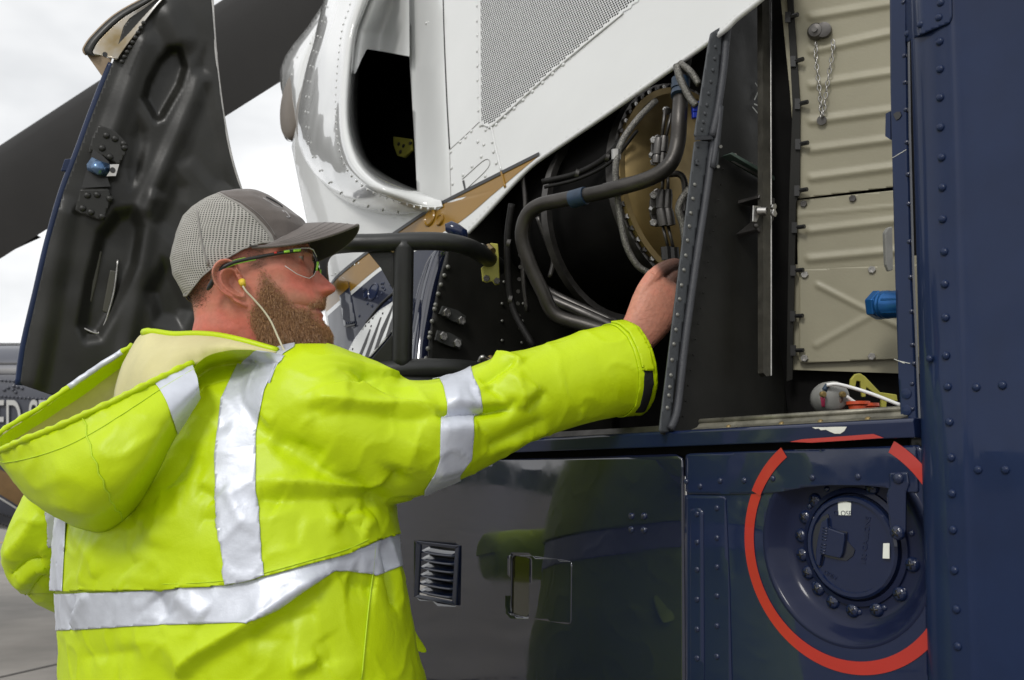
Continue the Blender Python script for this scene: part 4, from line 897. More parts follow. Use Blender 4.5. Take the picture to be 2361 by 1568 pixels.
def hd(U, V):
    h = np.zeros_like(U)
    for poly, dep, soft in pk: h = np.minimum(h, -dep * .62 * smooth01((sdpoly(U, V, poly) + soft * .35) / (soft * 1.6)))
    h = h + bead(U, V, k1(1400, 560), k1(1010, 1450), 30, .011) + bead(U, V, k1(1010, 300), k1(760, 1000), 40, .014) + bead(U, V, kd(300, 200), kd(60, 1500), 46, .014)
    h = h + bead(U, V, kd(1000, 100), kd(760, 1400), 32, .009) + bead(U, V, k1(1180, 100), k1(1250, 260), 50, .013)
    nz = np.array([noise.noise(Vector((a * .012, b * .012, 0))) for a, b in zip(U, V)])
    return h + .003 * nz
cdoor = traced('cowling_door', dout, DD, cowl_in, heli, res=6, hfn=hd, solid=.022)
cdoor['label'] = 'open cowling door, dark moulded inner side with pockets'
# outer skin showing along the left edge
ed = catmull([DD(u, v, -.010) for u, v in ((258, 148), (240, 190), (210, 268), (181, 348), (145, 442), (111, 562), (86, 670), (56, 800), (44, 888))], 6)
MB().tube(ed, .010, 10).build('door_edge', navy_satin, cdoor, smooth=True)
MB().tube(catmull([DD(u, v, -.004) for u, v in ((487, -40), (493, 66), (500, 150), (510, 232), (520, 298), (536, 374), (559, 447))], 6), .004, 8).build('door_edge', steel, cdoor, smooth=True)
# bulged scoop at the upper left
ro = catmull([DD(*k1(*p), off=-.005) for p in ((1120, -60), (1010, -10), (800, 110), (650, 250), (592, 330), (590, 360), (606, 378))], 6)
rm = catmull([DD(*k1(*p), off=.004) for p in ((1130, -50), (1030, 20), (850, 130), (700, 270), (650, 345), (645, 372), (660, 385))], 6)
rm2 = catmull([DD(*k1(*p), off=-.016) for p in ((1140, -30), (1050, 50), (900, 190), (790, 290), (730, 370), (725, 388), (735, 393))], 6)
ri = catmull([DD(*k1(*p), off=.012) for p in ((1150, -20), (1080, 60), (960, 220), (870, 340), (830, 400), (825, 410), (815, 418))], 6)
m = MB(); m.grid([ro, [a.lerp(b, .5) + DN * .0 for a, b in zip(ro, rm)], rm]); scs = m.build('door_scoop', cowl_in, heli, smooth=True, solid=.004)
m = MB(); m.grid([rm, rm2, ri]); m.build('door_scoop_liner', alu, scs, smooth=True, solid=.003)
MB().tube(ro, .0045, 8).build('scoop_lip', primer_tan, scs, smooth=True)
MB().prism([DD(*k1(*p), off=-.012) for p in ((592, 365), (780, 410), (735, 565))], DN * .004).build('scoop_underside', primer_tan, scs)
for p in ((958, 106), (733, 382)): MB().lathe([(.006, 0), (.006, .004), (0, .004)], DD(*k1(*p), off=-.010), DN, 12, cap=False).build('scoop_hole', blackp, scs)
for i in range(9):
    a = i / 8; fast('rivet', scs, DD(*k1(lerp(1000, 850, a), lerp(160, 430, a)), off=.03), DN, .0055, cowl_in)
# doublers, latch
d1 = traced('door_doubler', [k1(*p) for p in ((690, 870), (800, 910), (885, 1000), (880, 1060), (830, 1150), (650, 1050), (610, 1080), (640, 960))], lambda u, v, o=0: DD(u, v, .021 + o), cowl_in, cdoor, res=6, solid=.002)
d2 = traced('door_doubler', [k1(*p) for p in ((560, 1320), (760, 1310), (770, 1400), (720, 1540), (520, 1470))], lambda u, v, o=0: DD(u, v, .022 + o), cowl_in, cdoor, res=6, solid=.002)
for p in ((742, 945), (802, 968), (712, 1033), (765, 1095), (862, 1003), (868, 1030)): fast('rivet', d1, DD(*k1(*p), off=.021), DN, .0085, cowl_in)
for p in ((610, 1362), (678, 1358), (577, 1452), (634, 1480), (712, 1510), (765, 1385)): fast('rivet', d2, DD(*k1(*p), off=.022), DN, .0085, cowl_in)
MB().prism([DD(*k1(*p), off=.0215) for p in ((650, 1040), (720, 1090), (760, 1130), (750, 1240), (770, 1300), (570, 1310), (600, 1200))], DN * .002).build('latch_cutout', blackp, cdoor)
m = MB(); m.grid([[DD(*k1(*p), off=o) for p, o in r] for r in ([((650, 1105), .03), ((700, 1130), .042), ((755, 1146), .03)], [((615, 1150), .03), ((690, 1175), .048), ((755, 1190), .03)], [((622, 1186), .03), ((680, 1215), .042), ((732, 1222), .03)])])
lt = m.build('door_latch', mat('latch_metal', (.16, .24, .36), .25, metal=.8, col2=(.04, .10, .22), vscale=30), cdoor, smooth=True, solid=.006)
MB().prism([DD(*k1(*p), off=.030) for p in ((760, 1148), (832, 1146), (808, 1228), (738, 1230))], DN * .004).build('latch_tab', alu, cdoor)
MB().lathe([(.0065, 0), (.0065, .003), (0, .003)], DD(*k1(785, 1186), off=.034), DN, 14, cap=False).build('latch_hole', blackp, cdoor)
MB().prism([DD(*k1(*p), off=-.02) for p in ((455, 1115), (540, 1108), (520, 1195), (427, 1200))], DN * .012).build('door_tab', navy_satin, cdoor, bevel=.002)
for i, q in enumerate((((540, 470), (600, 500), (560, 720), (520, 890), (460, 880), (480, 720)), ((660, 640), (725, 650), (660, 985), (600, 960)))):
    MB().prism([DD(*kd(*p), off=-.03) for p in q], DN * .008).build('door_hinge_block', mat('block%d' % i, (.05, .048, .036), .5), cdoor, bevel=.003)
MB().tube(catmull([DD(*kd(*p), off=-.02) for p in ((720, 560), (690, 800), (640, 990), (600, 1090), (555, 1130), (430, 1080))], 6), .003, 6).build('door_cable', steel, cdoor, smooth=True)

# ------------------------------------------------------------------ rotor blade overhead
rows = []
for k in range(9):
    a = k / 8; ua, ub = lerp(-420, 960, a), lerp(-420, 960, a)
    va, vb = 335 - .654 * ua, 597 - .632 * ub
    d = lerp(6.4, 5.0, a); A_, B_ = P(ua, va, d), P(ub, vb, d); nn = (B_ - A_).cross(RT).normalized(); row = []
    for t, th in ((0, 0), (.03, .016), (.12, .03), (.3, .036), (.6, .024), (.9, .006), (1, 0), (.9, -.006), (.6, -.024), (.3, -.036), (.12, -.03), (.03, -.016)):
        row.append(A_.lerp(B_, t) + nn * th)
    rows.append(row)
blade = MB().grid(rows, close_u=True).build('rotor_blade', bladem, heli, auto=60)
tb = [P(u, v, 6.0) for u, v in ((-300, 760), (0, 590), (94, 547), (80, 540), (60, 535), (-300, 745))]
MB().prism(tb, FW * .006).build('blade_trim_tab', bladem, heli)

# ------------------------------------------------------------------ second helicopter parked behind
h2 = thing('parked_helicopter', 'dark helicopter tail with gold stripe and silver lettering parked behind the open door', 'helicopter', (-4.5, 9, 0))
def K4(x, y): return (.2941 * x, 778.1 + .2941 * y)
d8 = 8.6
rows = []
for k in range(10):
    u = lerp(-900, 1050, k / 9); row = []
    top, bot = lerp(800, 786, k / 9), 1205 + (u - 0) * .03 * 1.0 + 12 + 60 * max(0, (u - 0) / 620)
    cz = (top + bot) / 2; hz = (bot - top) / 2
    for j in range(24):
        a = 2 * math.pi * j / 24; x = math.cos(a); y = math.sin(a); f = lambda q: math.copysign(abs(q) ** .62, q)
        row.append(P(u, cz - hz * f(y), d8 + .55 - .55 * f(x)))
    rows.append(row)
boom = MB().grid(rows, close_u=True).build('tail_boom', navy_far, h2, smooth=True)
def B2(u, v, off=0.0): return P(u, v, d8 - .002 - off)
def B2f(u, v, off=0.0):
    bot = 1217 + u * .03 + 60 * max(0, u / 620); cz = (793 + bot) / 2; hz = (bot - 793) / 2
    y = max(-1, min(1, (cz - v) / hz)); q = abs(y) ** (1 / .62); x = math.sqrt(max(0, 1 - q * q)) ** .62
    return P(u, v, d8 + .55 - .55 * x - .004 - off)
def stripe(name, up, lo, mt, n=24):
    rows = []
    for k in range(n + 1):
        u = lerp(-350, 190, k / n); a, b = up(u), lo(u); rows.append([B2f(u, lerp(a, b, t / 4), .003) for t in range(5)])
    return MB().grid(rows).build(name, mt, h2, smooth=True)
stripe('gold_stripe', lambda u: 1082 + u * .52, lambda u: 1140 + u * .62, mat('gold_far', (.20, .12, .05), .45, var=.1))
stripe('white_pinstripe', lambda u: 1146 + u * .62, lambda u: 1151 + u * .62, lettering)
stripe('upper_fairing_line', lambda u: 836, lambda u: 839, blackp)
stripe('upper_dark_band', lambda u: 850, lambda u: 862, mat('dark_band', (.01, .012, .02), .3))
stripe('roof_line', lambda u: 791, lambda u: 795, blackp)
text('UNITED STATES', B2f(-138, 1012, .012), RT, UP, .50, lettering, h2, name='lettering', depth=.003, font_sx=.40)
for r0, v0 in enumerate((877, 914)):
    for i in range(26):
        u = -60 + i * 9; fast('rivet', boom, B2f(u, v0 + .06 * u, .003), -FW, .011, navy_far)
for (x, y) in ((105, 382), (135, 390), (100, 410), (30, 412), (120, 430), (60, 395), (170, 400)): fast('rivet', boom, B2f(*K4(x, y), off=.003), -FW, .014, navy_far)
for r0 in (0, 1):
    for i in range(16): fast('rivet', boom, B2f(-20 + i * 7, 1178 + r0 * 22 + i * 2.4, .003), -FW, .010, blackp)
# landing strut so the tail stands on the apron
MB().tube([P(-160, 1190, 9.0), P(-160, 1190, 9.0) * 1.0 + Vector((0, 0, -P(-160, 1190, 9.0).z + .22))], .06, 12).build('tail_strut', navy_far, h2, smooth=True)
pw = P(-160, 1190, 9.0); pw.z = .2
MB().lathe([(.08, -.06), (.2, -.06), (.2, .06), (.08, .06)], pw, FW.cross(Z).normalized() * 0 + Vector((0, 1, 0)), 24).build('tail_wheel', blackp, h2, smooth=True)
# ------------------------------------------------------------------ the mechanic
hiv = mat('hi_vis_fabric', (.50, .66, .0015), .42, var=.04, vscale=5, bump=.15, bscale=400, spec=.35, wave=.10, wscale=16)
lining = mat('hood_lining', (.60, .55, .27), .8, var=.08, vscale=9, bump=.2, bscale=200, sheen=.2)
tape = mat('reflective_tape', (.60, .63, .70), .46, metal=.30, var=.10, vscale=10, bump=.12, bscale=300, rvar=.1, wave=.14, wscale=14)
def creases(m_, sc, st, dist):
    t = m_.node_tree; b = t.nodes['Principled BSDF']; co = t.nodes.new('ShaderNodeTexCoord'); prev = b.inputs['Normal'].links[0].from_socket if b.inputs['Normal'].links else None
    nw = t.nodes.new('ShaderNodeTexNoise'); nw.inputs['Scale'].default_value = 5; nw.inputs['Detail'].default_value = 2; t.links.new(co.outputs['Object'], nw.inputs['Vector'])
    mxv = t.nodes.new('ShaderNodeMix'); mxv.data_type = 'VECTOR'; mxv.inputs[0].default_value = .16; t.links.new(co.outputs['Object'], mxv.inputs[4]); t.links.new(nw.outputs['Color'], mxv.inputs[5])
    for s_, k_ in ((sc, 1.0),):
        n = t.nodes.new('ShaderNodeTexVoronoi'); n.feature = 'DISTANCE_TO_EDGE'; n.inputs['Scale'].default_value = s_; t.links.new(mxv.outputs[1], n.inputs['Vector'])
        r = t.nodes.new('ShaderNodeMapRange'); r.inputs['From Max'].default_value = .22; t.links.new(n.outputs['Distance'], r.inputs['Value'])
        bp = t.nodes.new('ShaderNodeBump'); bp.inputs['Strength'].default_value = st * k_; bp.inputs['Distance'].default_value = dist; t.links.new(r.outputs['Result'], bp.inputs['Height'])
        if prev is not None: t.links.new(prev, bp.inputs['Normal'])
        prev = bp.outputs['Normal']
    t.links.new(prev, b.inputs['Normal'])
creases(hiv, 8.0, .20, .0030); creases(tape, 9.0, .14, .0022)
velcro = mat('hook_loop_black', (.010, .010, .010), .95, bump=.5, bscale=300)
stitch = mat('hi_vis_stitch', (.50, .70, .02), .6)
man = thing('person', 'mechanic in yellow-green high-visibility rain jacket reaching into the engine bay', 'person', (-.45, 1.75, 0))

def grab(obj):
    dg = bpy.context.evaluated_depsgraph_get(); bpy.context.view_layer.update(); dg.update()
    return bpy.data.meshes.new_from_object(obj.evaluated_get(dg))
def voxel(mb, size, name, smooth_it=0):
    me = bpy.data.meshes.new(name); me.from_pydata(mb.v, [], mb.f)
    bm = bmesh.new(); bm.from_mesh(me); bmesh.ops.recalc_face_normals(bm, faces=bm.faces); bm.to_mesh(me); bm.free()
    o = bpy.data.objects.new(name, me); COL.objects.link(o)
    r = o.modifiers.new('r', 'REMESH'); r.mode = 'VOXEL'; r.voxel_size = size
    if smooth_it:
        s_ = o.modifiers.new('s', 'SMOOTH'); s_.factor = .5; s_.iterations = smooth_it
    out = grab(o); bpy.data.objects.remove(o); bpy.data.meshes.remove(me); out.name = name
    return out
def coords(me):
    a = np.empty(len(me.vertices) * 3); me.vertices.foreach_get('co', a); return a.reshape(-1, 3)
def normals(me):
    a = np.empty(len(me.vertices) * 3); me.vertices.foreach_get('normal', a); return a.reshape(-1, 3)
def setco(me, a): me.vertices.foreach_set('co', a.ravel()); me.update()
cv, rv, fv, uv_ = (np.array(x) for x in (C, RT, FW, UP))
def projn(a):
    q = a - cv; d = q @ fv; return CX + FPX * (q @ rv) / d, CY - FPX * (q @ uv_) / d, d
def segdist(a, pts):
    best = np.full(len(a), 1e9); tt = np.zeros(len(a)); n = len(pts) - 1
    for i in range(n):
        p, q = np.array(pts[i]), np.array(pts[i + 1]); e = q - p; t = np.clip(((a - p) @ e) / (e @ e + 1e-12), 0, 1)
        d = np.linalg.norm(a - p - t[:, None] * e, axis=1); m_ = d < best; best[m_] = d[m_]; tt[m_] = ((i + t) / n)[m_]
    return best, tt

# ---- torso and sleeves
PSI = R(50); BR = Vector((math.sin(PSI), -math.cos(PSI), 0)); BF = Vector((math.cos(PSI), math.sin(PSI), 0))
ax0 = P(519, 1250, 1.74)
def zrow(v): return P(519, v, 1.74).z
rings = [(1760, .02, .04, .41, .28), (1568, .004, .035, .400, .262), (1420, -.004, .018, .390, .252), (1300, -.010, .008, .380, .246), (1180, -.008, .0, .364, .238), (1080, -.004, .0, .340, .226), (1000, .0, .0, .300, .208), (930, .0, .01, .270, .188), (885, .0, .02, .245, .175), (850, .0, .025, .205, .160), (822, .0, .03, .160, .140), (800, .0, .045, .110, .115), (785, .0, .055, .085, .098)]
rows = []
for v, dl, df, a, b in rings:
    c = Vector((ax0.x, ax0.y, zrow(v))) + BR * dl + BF * df
    rows.append([c + BR * (a * math.cos(t)) + BF * (b * math.sin(t)) for t in [2 * math.pi * k / 64 for k in range(64)]])
rows = [[p for p in r] for r in rows]
dense = []
for k in range(64):
    dense.append(catmull([r[k] for r in rows], 4))
rows = [[dense[k][i] for k in range(64)] for i in range(len(dense[0]))]
jb_ = MB(); jb_.grid(rows, close_u=True); n_ = len(rows)
jb_.f.append(tuple(range(64))); jb_.f.append(tuple(range((n_ - 1) * 64, n_ * 64)))
arm = [(640, 935, 1.66, .10), (720, 950, 1.62, .118), (800, 982, 1.61, .118), (880, 1014, 1.62, .103), (950, 1008, 1.635, .098), (1060, 979, 1.67, .0865), (1180, 924, 1.71, .0795), (1300, 886, 1.75, .0805), (1400, 858, 1.785, .0855), (1450, 850, 1.80, .087), (1530, 835, 1.83, .086)]
ap_ = catmull([Vector((u, v, d)) for u, v, d, r in arm], 5); ar_ = [float(x) for x in np.interp(np.arange(len(ap_)) / 5.0, range(len(arm)), [a[3] for a in arm])]
jb_.tube([P(*p) for p in ap_], ar_, 40)
larm = [(330, 930, 1.90, .10), (260, 1020, 1.93, .095), (170, 1150, 1.95, .084), (108, 1258, 1.96, .074), (116, 1302, 2.0, .070), (200, 1345, 2.12, .075), (360, 1330, 2.26, .068)]
lp_ = catmull([Vector((u, v, d)) for u, v, d, r in larm], 5); lr_ = [float(x) for x in np.interp(np.arange(len(lp_)) / 5.0, range(len(larm)), [a[3] for a in larm])]
jb_.tube([P(*p) for p in lp_], lr_, 36)
jk = voxel(jb_, .0050, 'jacket_src', 16)
A = coords(jk); NRM = normals(jk)
bvh = BVHTree.FromPolygons([Vector(x) for x in A], [tuple(p.vertices) for p in jk.polygons])
def onto(u, v, bv=None):
    r = ray(u, v).normalized(); h = (bv or bvh).ray_cast(C, r); return h[0] if h[0] is not None else P(u, v, 1.7)
def k_a(x, y): return (576.4 + .3125 * x, 749.3 + .3125 * y)        # sleeve crop
def k_b(x, y): return (.3015 * x, 1095.2 + .3015 * y)               # lower-left crop
def k_c(x, y): return (576.4 + .2647 * x, 1152.8 + .2647 * y)       # hip crop
def k_h(x, y): return (.3309 * x, 691.7 + .3309 * y)                # hood crop
# (points, amplitude, width)
folds = [([k_a(*p) for p in ((380, 560), (620, 545), (850, 560), (1150, 580), (1420, 590))], .014, .030),
         ([k_a(*p) for p in ((400, 640), (560, 625), (850, 640), (1150, 680), (1390, 668))], -.016, .022),
         ([k_a(*p) for p in ((1360, 655), (1560, 652), (1740, 642), (1990, 622))], -.020, .011),
         ([k_a(*p) for p in ((1440, 560), (1620, 590), (1800, 600), (1985, 600))], .010, .020),
         ([k_a(*p) for p in ((1400, 740), (1560, 760), (1700, 740))], .008, .030),
         ([k_a(*p) for p in ((50, 1190), (350, 1165), (650, 1190), (880, 1170), (1080, 1090))], .014, .026),
         ([k_a(*p) for p in ((60, 1290), (400, 1270), (800, 1245), (1030, 1150), (1130, 1050))], -.016, .022),
         ([k_a(*p) for p in ((860, 250), (930, 340), (1000, 400), (980, 470))], -.030, .042),
         ([k_a(*p) for p in ((1040, 370), (1150, 380), (1330, 360))], .010, .022),
         ([k_a(*p) for p in ((700, 460), (900, 490), (1100, 520))], -.008, .030),
         ([k_a(*p) for p in ((1700, 420), (1830, 340), (1975, 255))], -.010, .014), ([k_a(*p) for p in ((1800, 250), (1900, 250), (2010, 300))], .012, .018),
         ([k_a(*p) for p in ((1740, 430), (1860, 520), (1985, 612))], -.010, .014), ([k_a(*p) for p in ((1880, 330), (1980, 420), (2010, 580))], .010, .020),
         ([k_a(*p) for p in ((2000, 620), (2060, 520), (2130, 440))], .008, .014), ([k_a(*p) for p in ((2040, 640), (2120, 560), (2200, 480))], -.008, .014),
         ([k_a(*p) for p in ((1720, 900), (1850, 860), (2029, 780), (2200, 700))], -.008, .016), ([k_a(*p) for p in ((1700, 980), (1880, 900), (2060, 830), (2260, 750))], .008, .016),
         ([k_a(*p) for p in ((80, 850), (200, 980), (340, 1130))], .004, .012), ([k_a(*p) for p in ((330, 860), (480, 1000), (590, 1100))], -.004, .014), ([k_a(*p) for p in ((120, 560), (110, 650), (200, 720))], .004, .012),
         ([k_a(*p) for p in ((150, 880), (380, 900), (560, 1000))], -.006, .022), ([k_a(*p) for p in ((880, 1390), (700, 1440), (560, 1470))], .005, .015), ([k_a(*p) for p in ((930, 1330), (780, 1380), (600, 1400))], -.006, .014),
         ([k_a(*p) for p in ((1150, 1080), (1200, 960), (1250, 850))], .005, .02), ([k_a(*p) for p in ((1350, 1100), (1500, 1060), (1640, 1000))], .006, .016),
         # the overlap fold across the lower back and its satellites
         ([(772, 1306), (690, 1356), (600, 1420), (520, 1468), (440, 1520), (400, 1580)], .022, .030),
         ([(790, 1324), (700, 1376), (620, 1428), (545, 1474), (455, 1532), (425, 1590)], -.030, .015),
         ([(800, 1335), (840, 1350), (870, 1360)], -.010, .016),
         ([k_b(*p) for p in ((600, 1400), (800, 1380), (1100, 1340))], -.006, .02), ([k_b(*p) for p in ((850, 1310), (1150, 1270), (1500, 1290))], .005, .02),
         ([k_b(*p) for p in ((560, 420), (720, 600), (760, 800))], .006, .02), ([k_b(*p) for p in ((640, 830), (720, 620), (840, 420))], .004, .010),
         ([k_b(*p) for p in ((1230, 60), (1220, 300), (1180, 560))], .006, .03), ([k_b(*p) for p in ((1100, 350), (1000, 560), (1050, 760))], -.006, .03),
         ([k_b(*p) for p in ((1500, 90), (1600, 150), (1650, 200))], -.006, .014), ([k_b(*p) for p in ((1510, 330), (1620, 340), (1680, 330))], -.006, .014), ([k_b(*p) for p in ((1960, 180), (2060, 190), (2150, 230))], -.008, .016),
         ([k_b(*p) for p in ((1180, 900), (1250, 1010), (1300, 1130))], -.008, .018), ([k_b(*p) for p in ((1340, 900), (1460, 1000), (1600, 1110))], .008, .018), ([k_b(*p) for p in ((700, 900), (620, 1020), (560, 1180))], .008, .014), ([k_b(*p) for p in ((600, 930), (560, 1040), (520, 1180))], -.007, .012),
         ([k_c(*p) for p in ((300, 1080), (450, 1010), (600, 980))], -.006, .016), ([k_c(*p) for p in ((0, 1220), (200, 1230), (420, 1260))], -.006, .018), ([k_c(*p) for p in ((330, 1480), (480, 1440), (610, 1360))], .010, .020), ([k_c(*p) for p in ((420, 1540), (560, 1480), (650, 1400))], -.008, .014),
         ([k_c(*p) for p in ((640, 1180), (700, 1300), (720, 1450))], -.004, .014), ([k_c(*p) for p in ((600, 740), (700, 700), (780, 640))], .006, .012), ([k_c(*p) for p in ((880, 740), (930, 760), (1000, 770))], -.005, .010),
         ([k_c(*p) for p in ((1140, 340), (1190, 520), (1230, 760), (1290, 980))], -.012, .010), ([k_c(*p) for p in ((1190, 320), (1250, 520), (1300, 760), (1330, 980))], .006, .012),
         ([(18, 1335), (60, 1295), (110, 1288)], -.012, .014), ([(14, 1290), (58, 1242), (96, 1178)], .009, .016), ([(58, 1384), (86, 1342), (112, 1322)], -.011, .013), ([(40, 1362), (72, 1322), (108, 1306)], .008, .012),
         ([(240, 1160), (330, 1170), (400, 1100), (450, 1010)], -.008, .03),
         ([k_c(*p) for p in ((820, 120), (900, 200), (1000, 260))], -.007, .018), ([k_c(*p) for p in ((940, 300), (1000, 220), (1080, 170))], .006, .012)]
for pts, amp, wd in folds:
    q = [onto(u, v) for u, v in [(p[0], p[1]) for p in crv2(pts, 4)]]
    d, t = segdist(A, q); f = np.exp(-(d / wd) ** 1.15) * (smooth01(t / .18) * smooth01((1 - t) / .18) * .85 + .15)
    A = A + NRM * (1.25 * amp * f)[:, None]
rs_ = np.random.RandomState(11)
for _ in range(150):                                                   # small crisp creases
    i = rs_.randint(len(A)); p0 = A[i]; n0 = NRM[i]; d0 = np.cross(n0, rs_.randn(3)); d0 /= np.linalg.norm(d0) + 1e-9; d0 = d0 * (.6 + .8 * abs(d0[2])) ; ln = rs_.uniform(.03, .10)
    c0 = np.cross(d0, n0); q = [p0 + d0 * ln * (t - .5) + c0 * ln * .25 * math.sin(t * 2.6) for t in (0, .33, .67, 1)]
    near = np.linalg.norm(A - p0, axis=1) < ln
    if near.sum() < 4: continue
    d, t = segdist(A[near], q); amp = rs_.choice([-1, 1]) * rs_.uniform(.0012, .0032)
    A[near] += NRM[near] * (amp * np.exp(-(d / rs_.uniform(.006, .013)) ** 2) * smooth01(t / .3) * smooth01((1 - t) / .3))[:, None]
nz1 = np.array([noise.noise(Vector(p) * 7.0 + Vector((3, 1, 9))) for p in A]); nz2 = np.array([noise.noise(Vector((p[0] * 15, p[1] * 15, p[2] * 24))) for p in A])
nz3 = np.array([noise.noise(Vector((p[0] * 13 + p[2] * 9, p[1] * 13, p[2] * 12 - p[0] * 6))) for p in A])
A = A + NRM * (.0032 * nz1 + .0006 * nz2 + .0022 * (np.clip(1 - np.abs(nz3) * 2.4, 0, 1) ** 3) - .001)[:, None]
setco(jk, A); NRM = normals(jk)
U_, V_, D_j = projn(A)
facing = (NRM * (A - cv)).sum(1) < 0
# tables measured along the picture for the cape hem and the waist tape, straight lines round the far side
hem_u, hem_v = [60, 108, 250, 400, 520, 600, 700, 800, 866, 880, 960], [1363, 1362, 1361, 1358, 1350, 1334, 1307, 1277, 1246, 1240, 1222]
def hemf(u, near): return np.where(near, np.interp(u, hem_u, hem_v), np.interp(u, [108, 930], [1362, 1226]))
on_arm = segdist(A, [P(*p) for p in ap_[12:]])[0] < .135
dl_ = segdist(A, [P(*p) for p in lp_[8:]])[0]; on_larm = dl_ < .104
hem = hemf(U_, facing); hem = np.where(on_arm & (V_ < 1175) & (U_ > 780), V_ + 200, hem); 
tops = np.interp(U_, [60, 108, 300, 520, 700, 838, 864, 905, 960], [1371, 1370, 1364, 1348, 1302, 1262, 1250, 1232, 1210]); bots = np.interp(U_, [60, 108, 165, 300, 450, 570, 640, 700, 770, 800, 860, 866, 922, 960], [1456, 1454, 1452, 1444, 1438, 1436, 1405, 1362, 1317, 1316, 1324, 1328, 1306, 1292])
tfar, bfar = np.interp(U_, [108, 930], [1370, 1228]), np.interp(U_, [108, 930], [1454, 1304])
cut_n = np.array(cuff_n := (P(1470, 850, 1.815) - P(1330, 872, 1.76)).normalized())
cuff_p = np.array(P(1452, 850, 1.805)); cuffd = (cuff_p - A) @ cut_n           # positive on the body side
cuffd = np.where((U_ < 1150), 1.0, cuffd)
zneck = P(560, 803, 1.66).z
neck = np.where(U_ > 760, 1.0, zneck - A[:, 2])
jk.calc_loop_triangles(); TRI = np.empty(len(jk.loop_triangles) * 3, int); jk.loop_triangles.foreach_get('vertices', TRI); TRI = TRI.reshape(-1, 3)
def sub(fields, name, mt, parent, off=0.0, solid=.003, offn=None, soff=-1, mats=None, extra=None):
    """piece of the jacket surface where every field is positive, moved out by off along its normals"""
    keep = np.ones(len(TRI), bool)
    for f in fields: keep &= (f[TRI].max(1) > 0)
    ids, inv = np.unique(TRI[keep], return_inverse=True); inv = inv.reshape(-1, 3)
    m0 = bpy.data.meshes.new('tmp'); m0.from_pydata(A[ids].tolist(), [], inv.tolist()); bm = bmesh.new(); bm.from_mesh(m0); bpy.data.meshes.remove(m0)
    lay = [bm.verts.layers.float.new('f%d' % i) for i in range(len(fields))]; lo = bm.verts.layers.float.new('off')
    bm.verts.ensure_lookup_table()
    offs = np.broadcast_to(np.asarray(off, float), (len(A),))
    for v, i in zip(bm.verts, ids):
        for l, f in zip(lay, fields): v[l] = f[i]
        v[lo] = offs[i]
    for l in lay:
        new = []
        for e in list(bm.edges):
            a, b = e.verts; fa, fb = a[l], b[l]
            if fa * fb < 0:
                t = fa / (fa - fb)
                if t < .03: a[l] = 0; continue
                if t > .97: b[l] = 0; continue
                va = [a[x] for x in lay] + [a[lo]]; vb = [b[x] for x in lay] + [b[lo]]
                _, nv = bmesh.utils.edge_split(e, a, t)
                for x, p, q in zip(lay + [lo], va, vb): nv[x] = p + (q - p) * t
                nv[l] = 0.0
        bmesh.ops.connect_verts(bm, verts=[v for v in bm.verts if v[l] == 0.0])
        bmesh.ops.delete(bm, geom=[f for f in bm.faces if sum(v[l] for v in f.verts) <= 0], context='FACES')
    bmesh.ops.delete(bm, geom=[v for v in bm.verts if not v.link_faces], context='VERTS')
    bm.normal_update()
    mv = [(v, v.normal * v[lo]) for v in bm.verts]
    for v, d in mv: v.co += d
    me = bpy.data.meshes.new(name); bm.to_mesh(me); bm.free()
    o = link(name, me, mt, parent, smooth=True, solid=solid, offset=soff)
    return o
px2m = 1300.0
jacket = sub([(hem - V_) / px2m, cuffd, neck], 'jacket', hiv, man, off=.007 * smooth01((V_ - 1040) / 260.0) * (~on_arm | (V_ > 1150)), solid=.0028)
jacket['label'] = 'yellow-green rain jacket, cape back and sleeves'
skirt = sub([(V_ - (hem - 45)) / px2m], 'jacket_skirt', hiv, jacket, solid=.0028)
near_ = facing
wt = np.where(near_, np.minimum(V_ - tops, bots - V_), np.minimum(V_ - tfar, bfar - V_)) / px2m
wt = np.where(on_larm | (on_arm & (U_ > 930)), -1.0, wt)
tp = sub([wt, (V_ - (hem - 30)) / px2m], 'waist_tape', tape, jacket, off=.0022, solid=.0012)
# sleeve tape
tl = np.interp(V_, [840, 855, 890, 930, 955, 965, 1060, 1090, 1130], [1000, 1003, 1022, 1031, 1030, 1016, 1014, 1004, 978]); tr = np.interp(V_, [840, 866, 900, 940, 952, 962, 1000, 1060, 1095], [1086, 1090, 1106, 1112, 1112, 1091, 1092, 1086, 1060])
fl = np.where(near_, U_ - tl, U_ - np.interp(V_, [840, 1130], [1000, 985])); fr_ = np.where(near_, tr - U_, np.interp(V_, [840, 1100], [1084, 1062]) - U_)
st_ = np.minimum(fl, fr_) / px2m; st_ = np.where(on_arm, st_, -1)
sub([st_], 'sleeve_tape', tape, jacket, off=.0022, solid=.0012)
# back tapes over the shoulder
bl = np.interp(V_, [800, 822, 840, 920, 1050, 1150, 1348], [610, 585, 548, 510, 495, 500, 522]); brr = np.interp(V_, [800, 815, 830, 900, 1000, 1130, 1338], [680, 655, 642, 610, 590, 590, 614])
bt = np.where(near_, np.minimum(U_ - bl, brr - U_), -60) / px2m
sub([bt, (hem - V_ - 1.0) / px2m], 'back_tape', tape, jacket, off=.0022 + .007 * smooth01((V_ - 1040) / 260.0), solid=.0012)
bt2 = np.where(near_, np.minimum(U_ - 111, np.interp(V_, [1150, 1362], [166, 155]) - U_), -60) / px2m; bt2 = np.minimum(bt2, (dl_ - .078) * 1.0)
sub([bt2, (hem - V_ - 1.0) / px2m, (V_ - 1120) / px2m], 'back_tape', tape, jacket, off=.0092, solid=.0012)
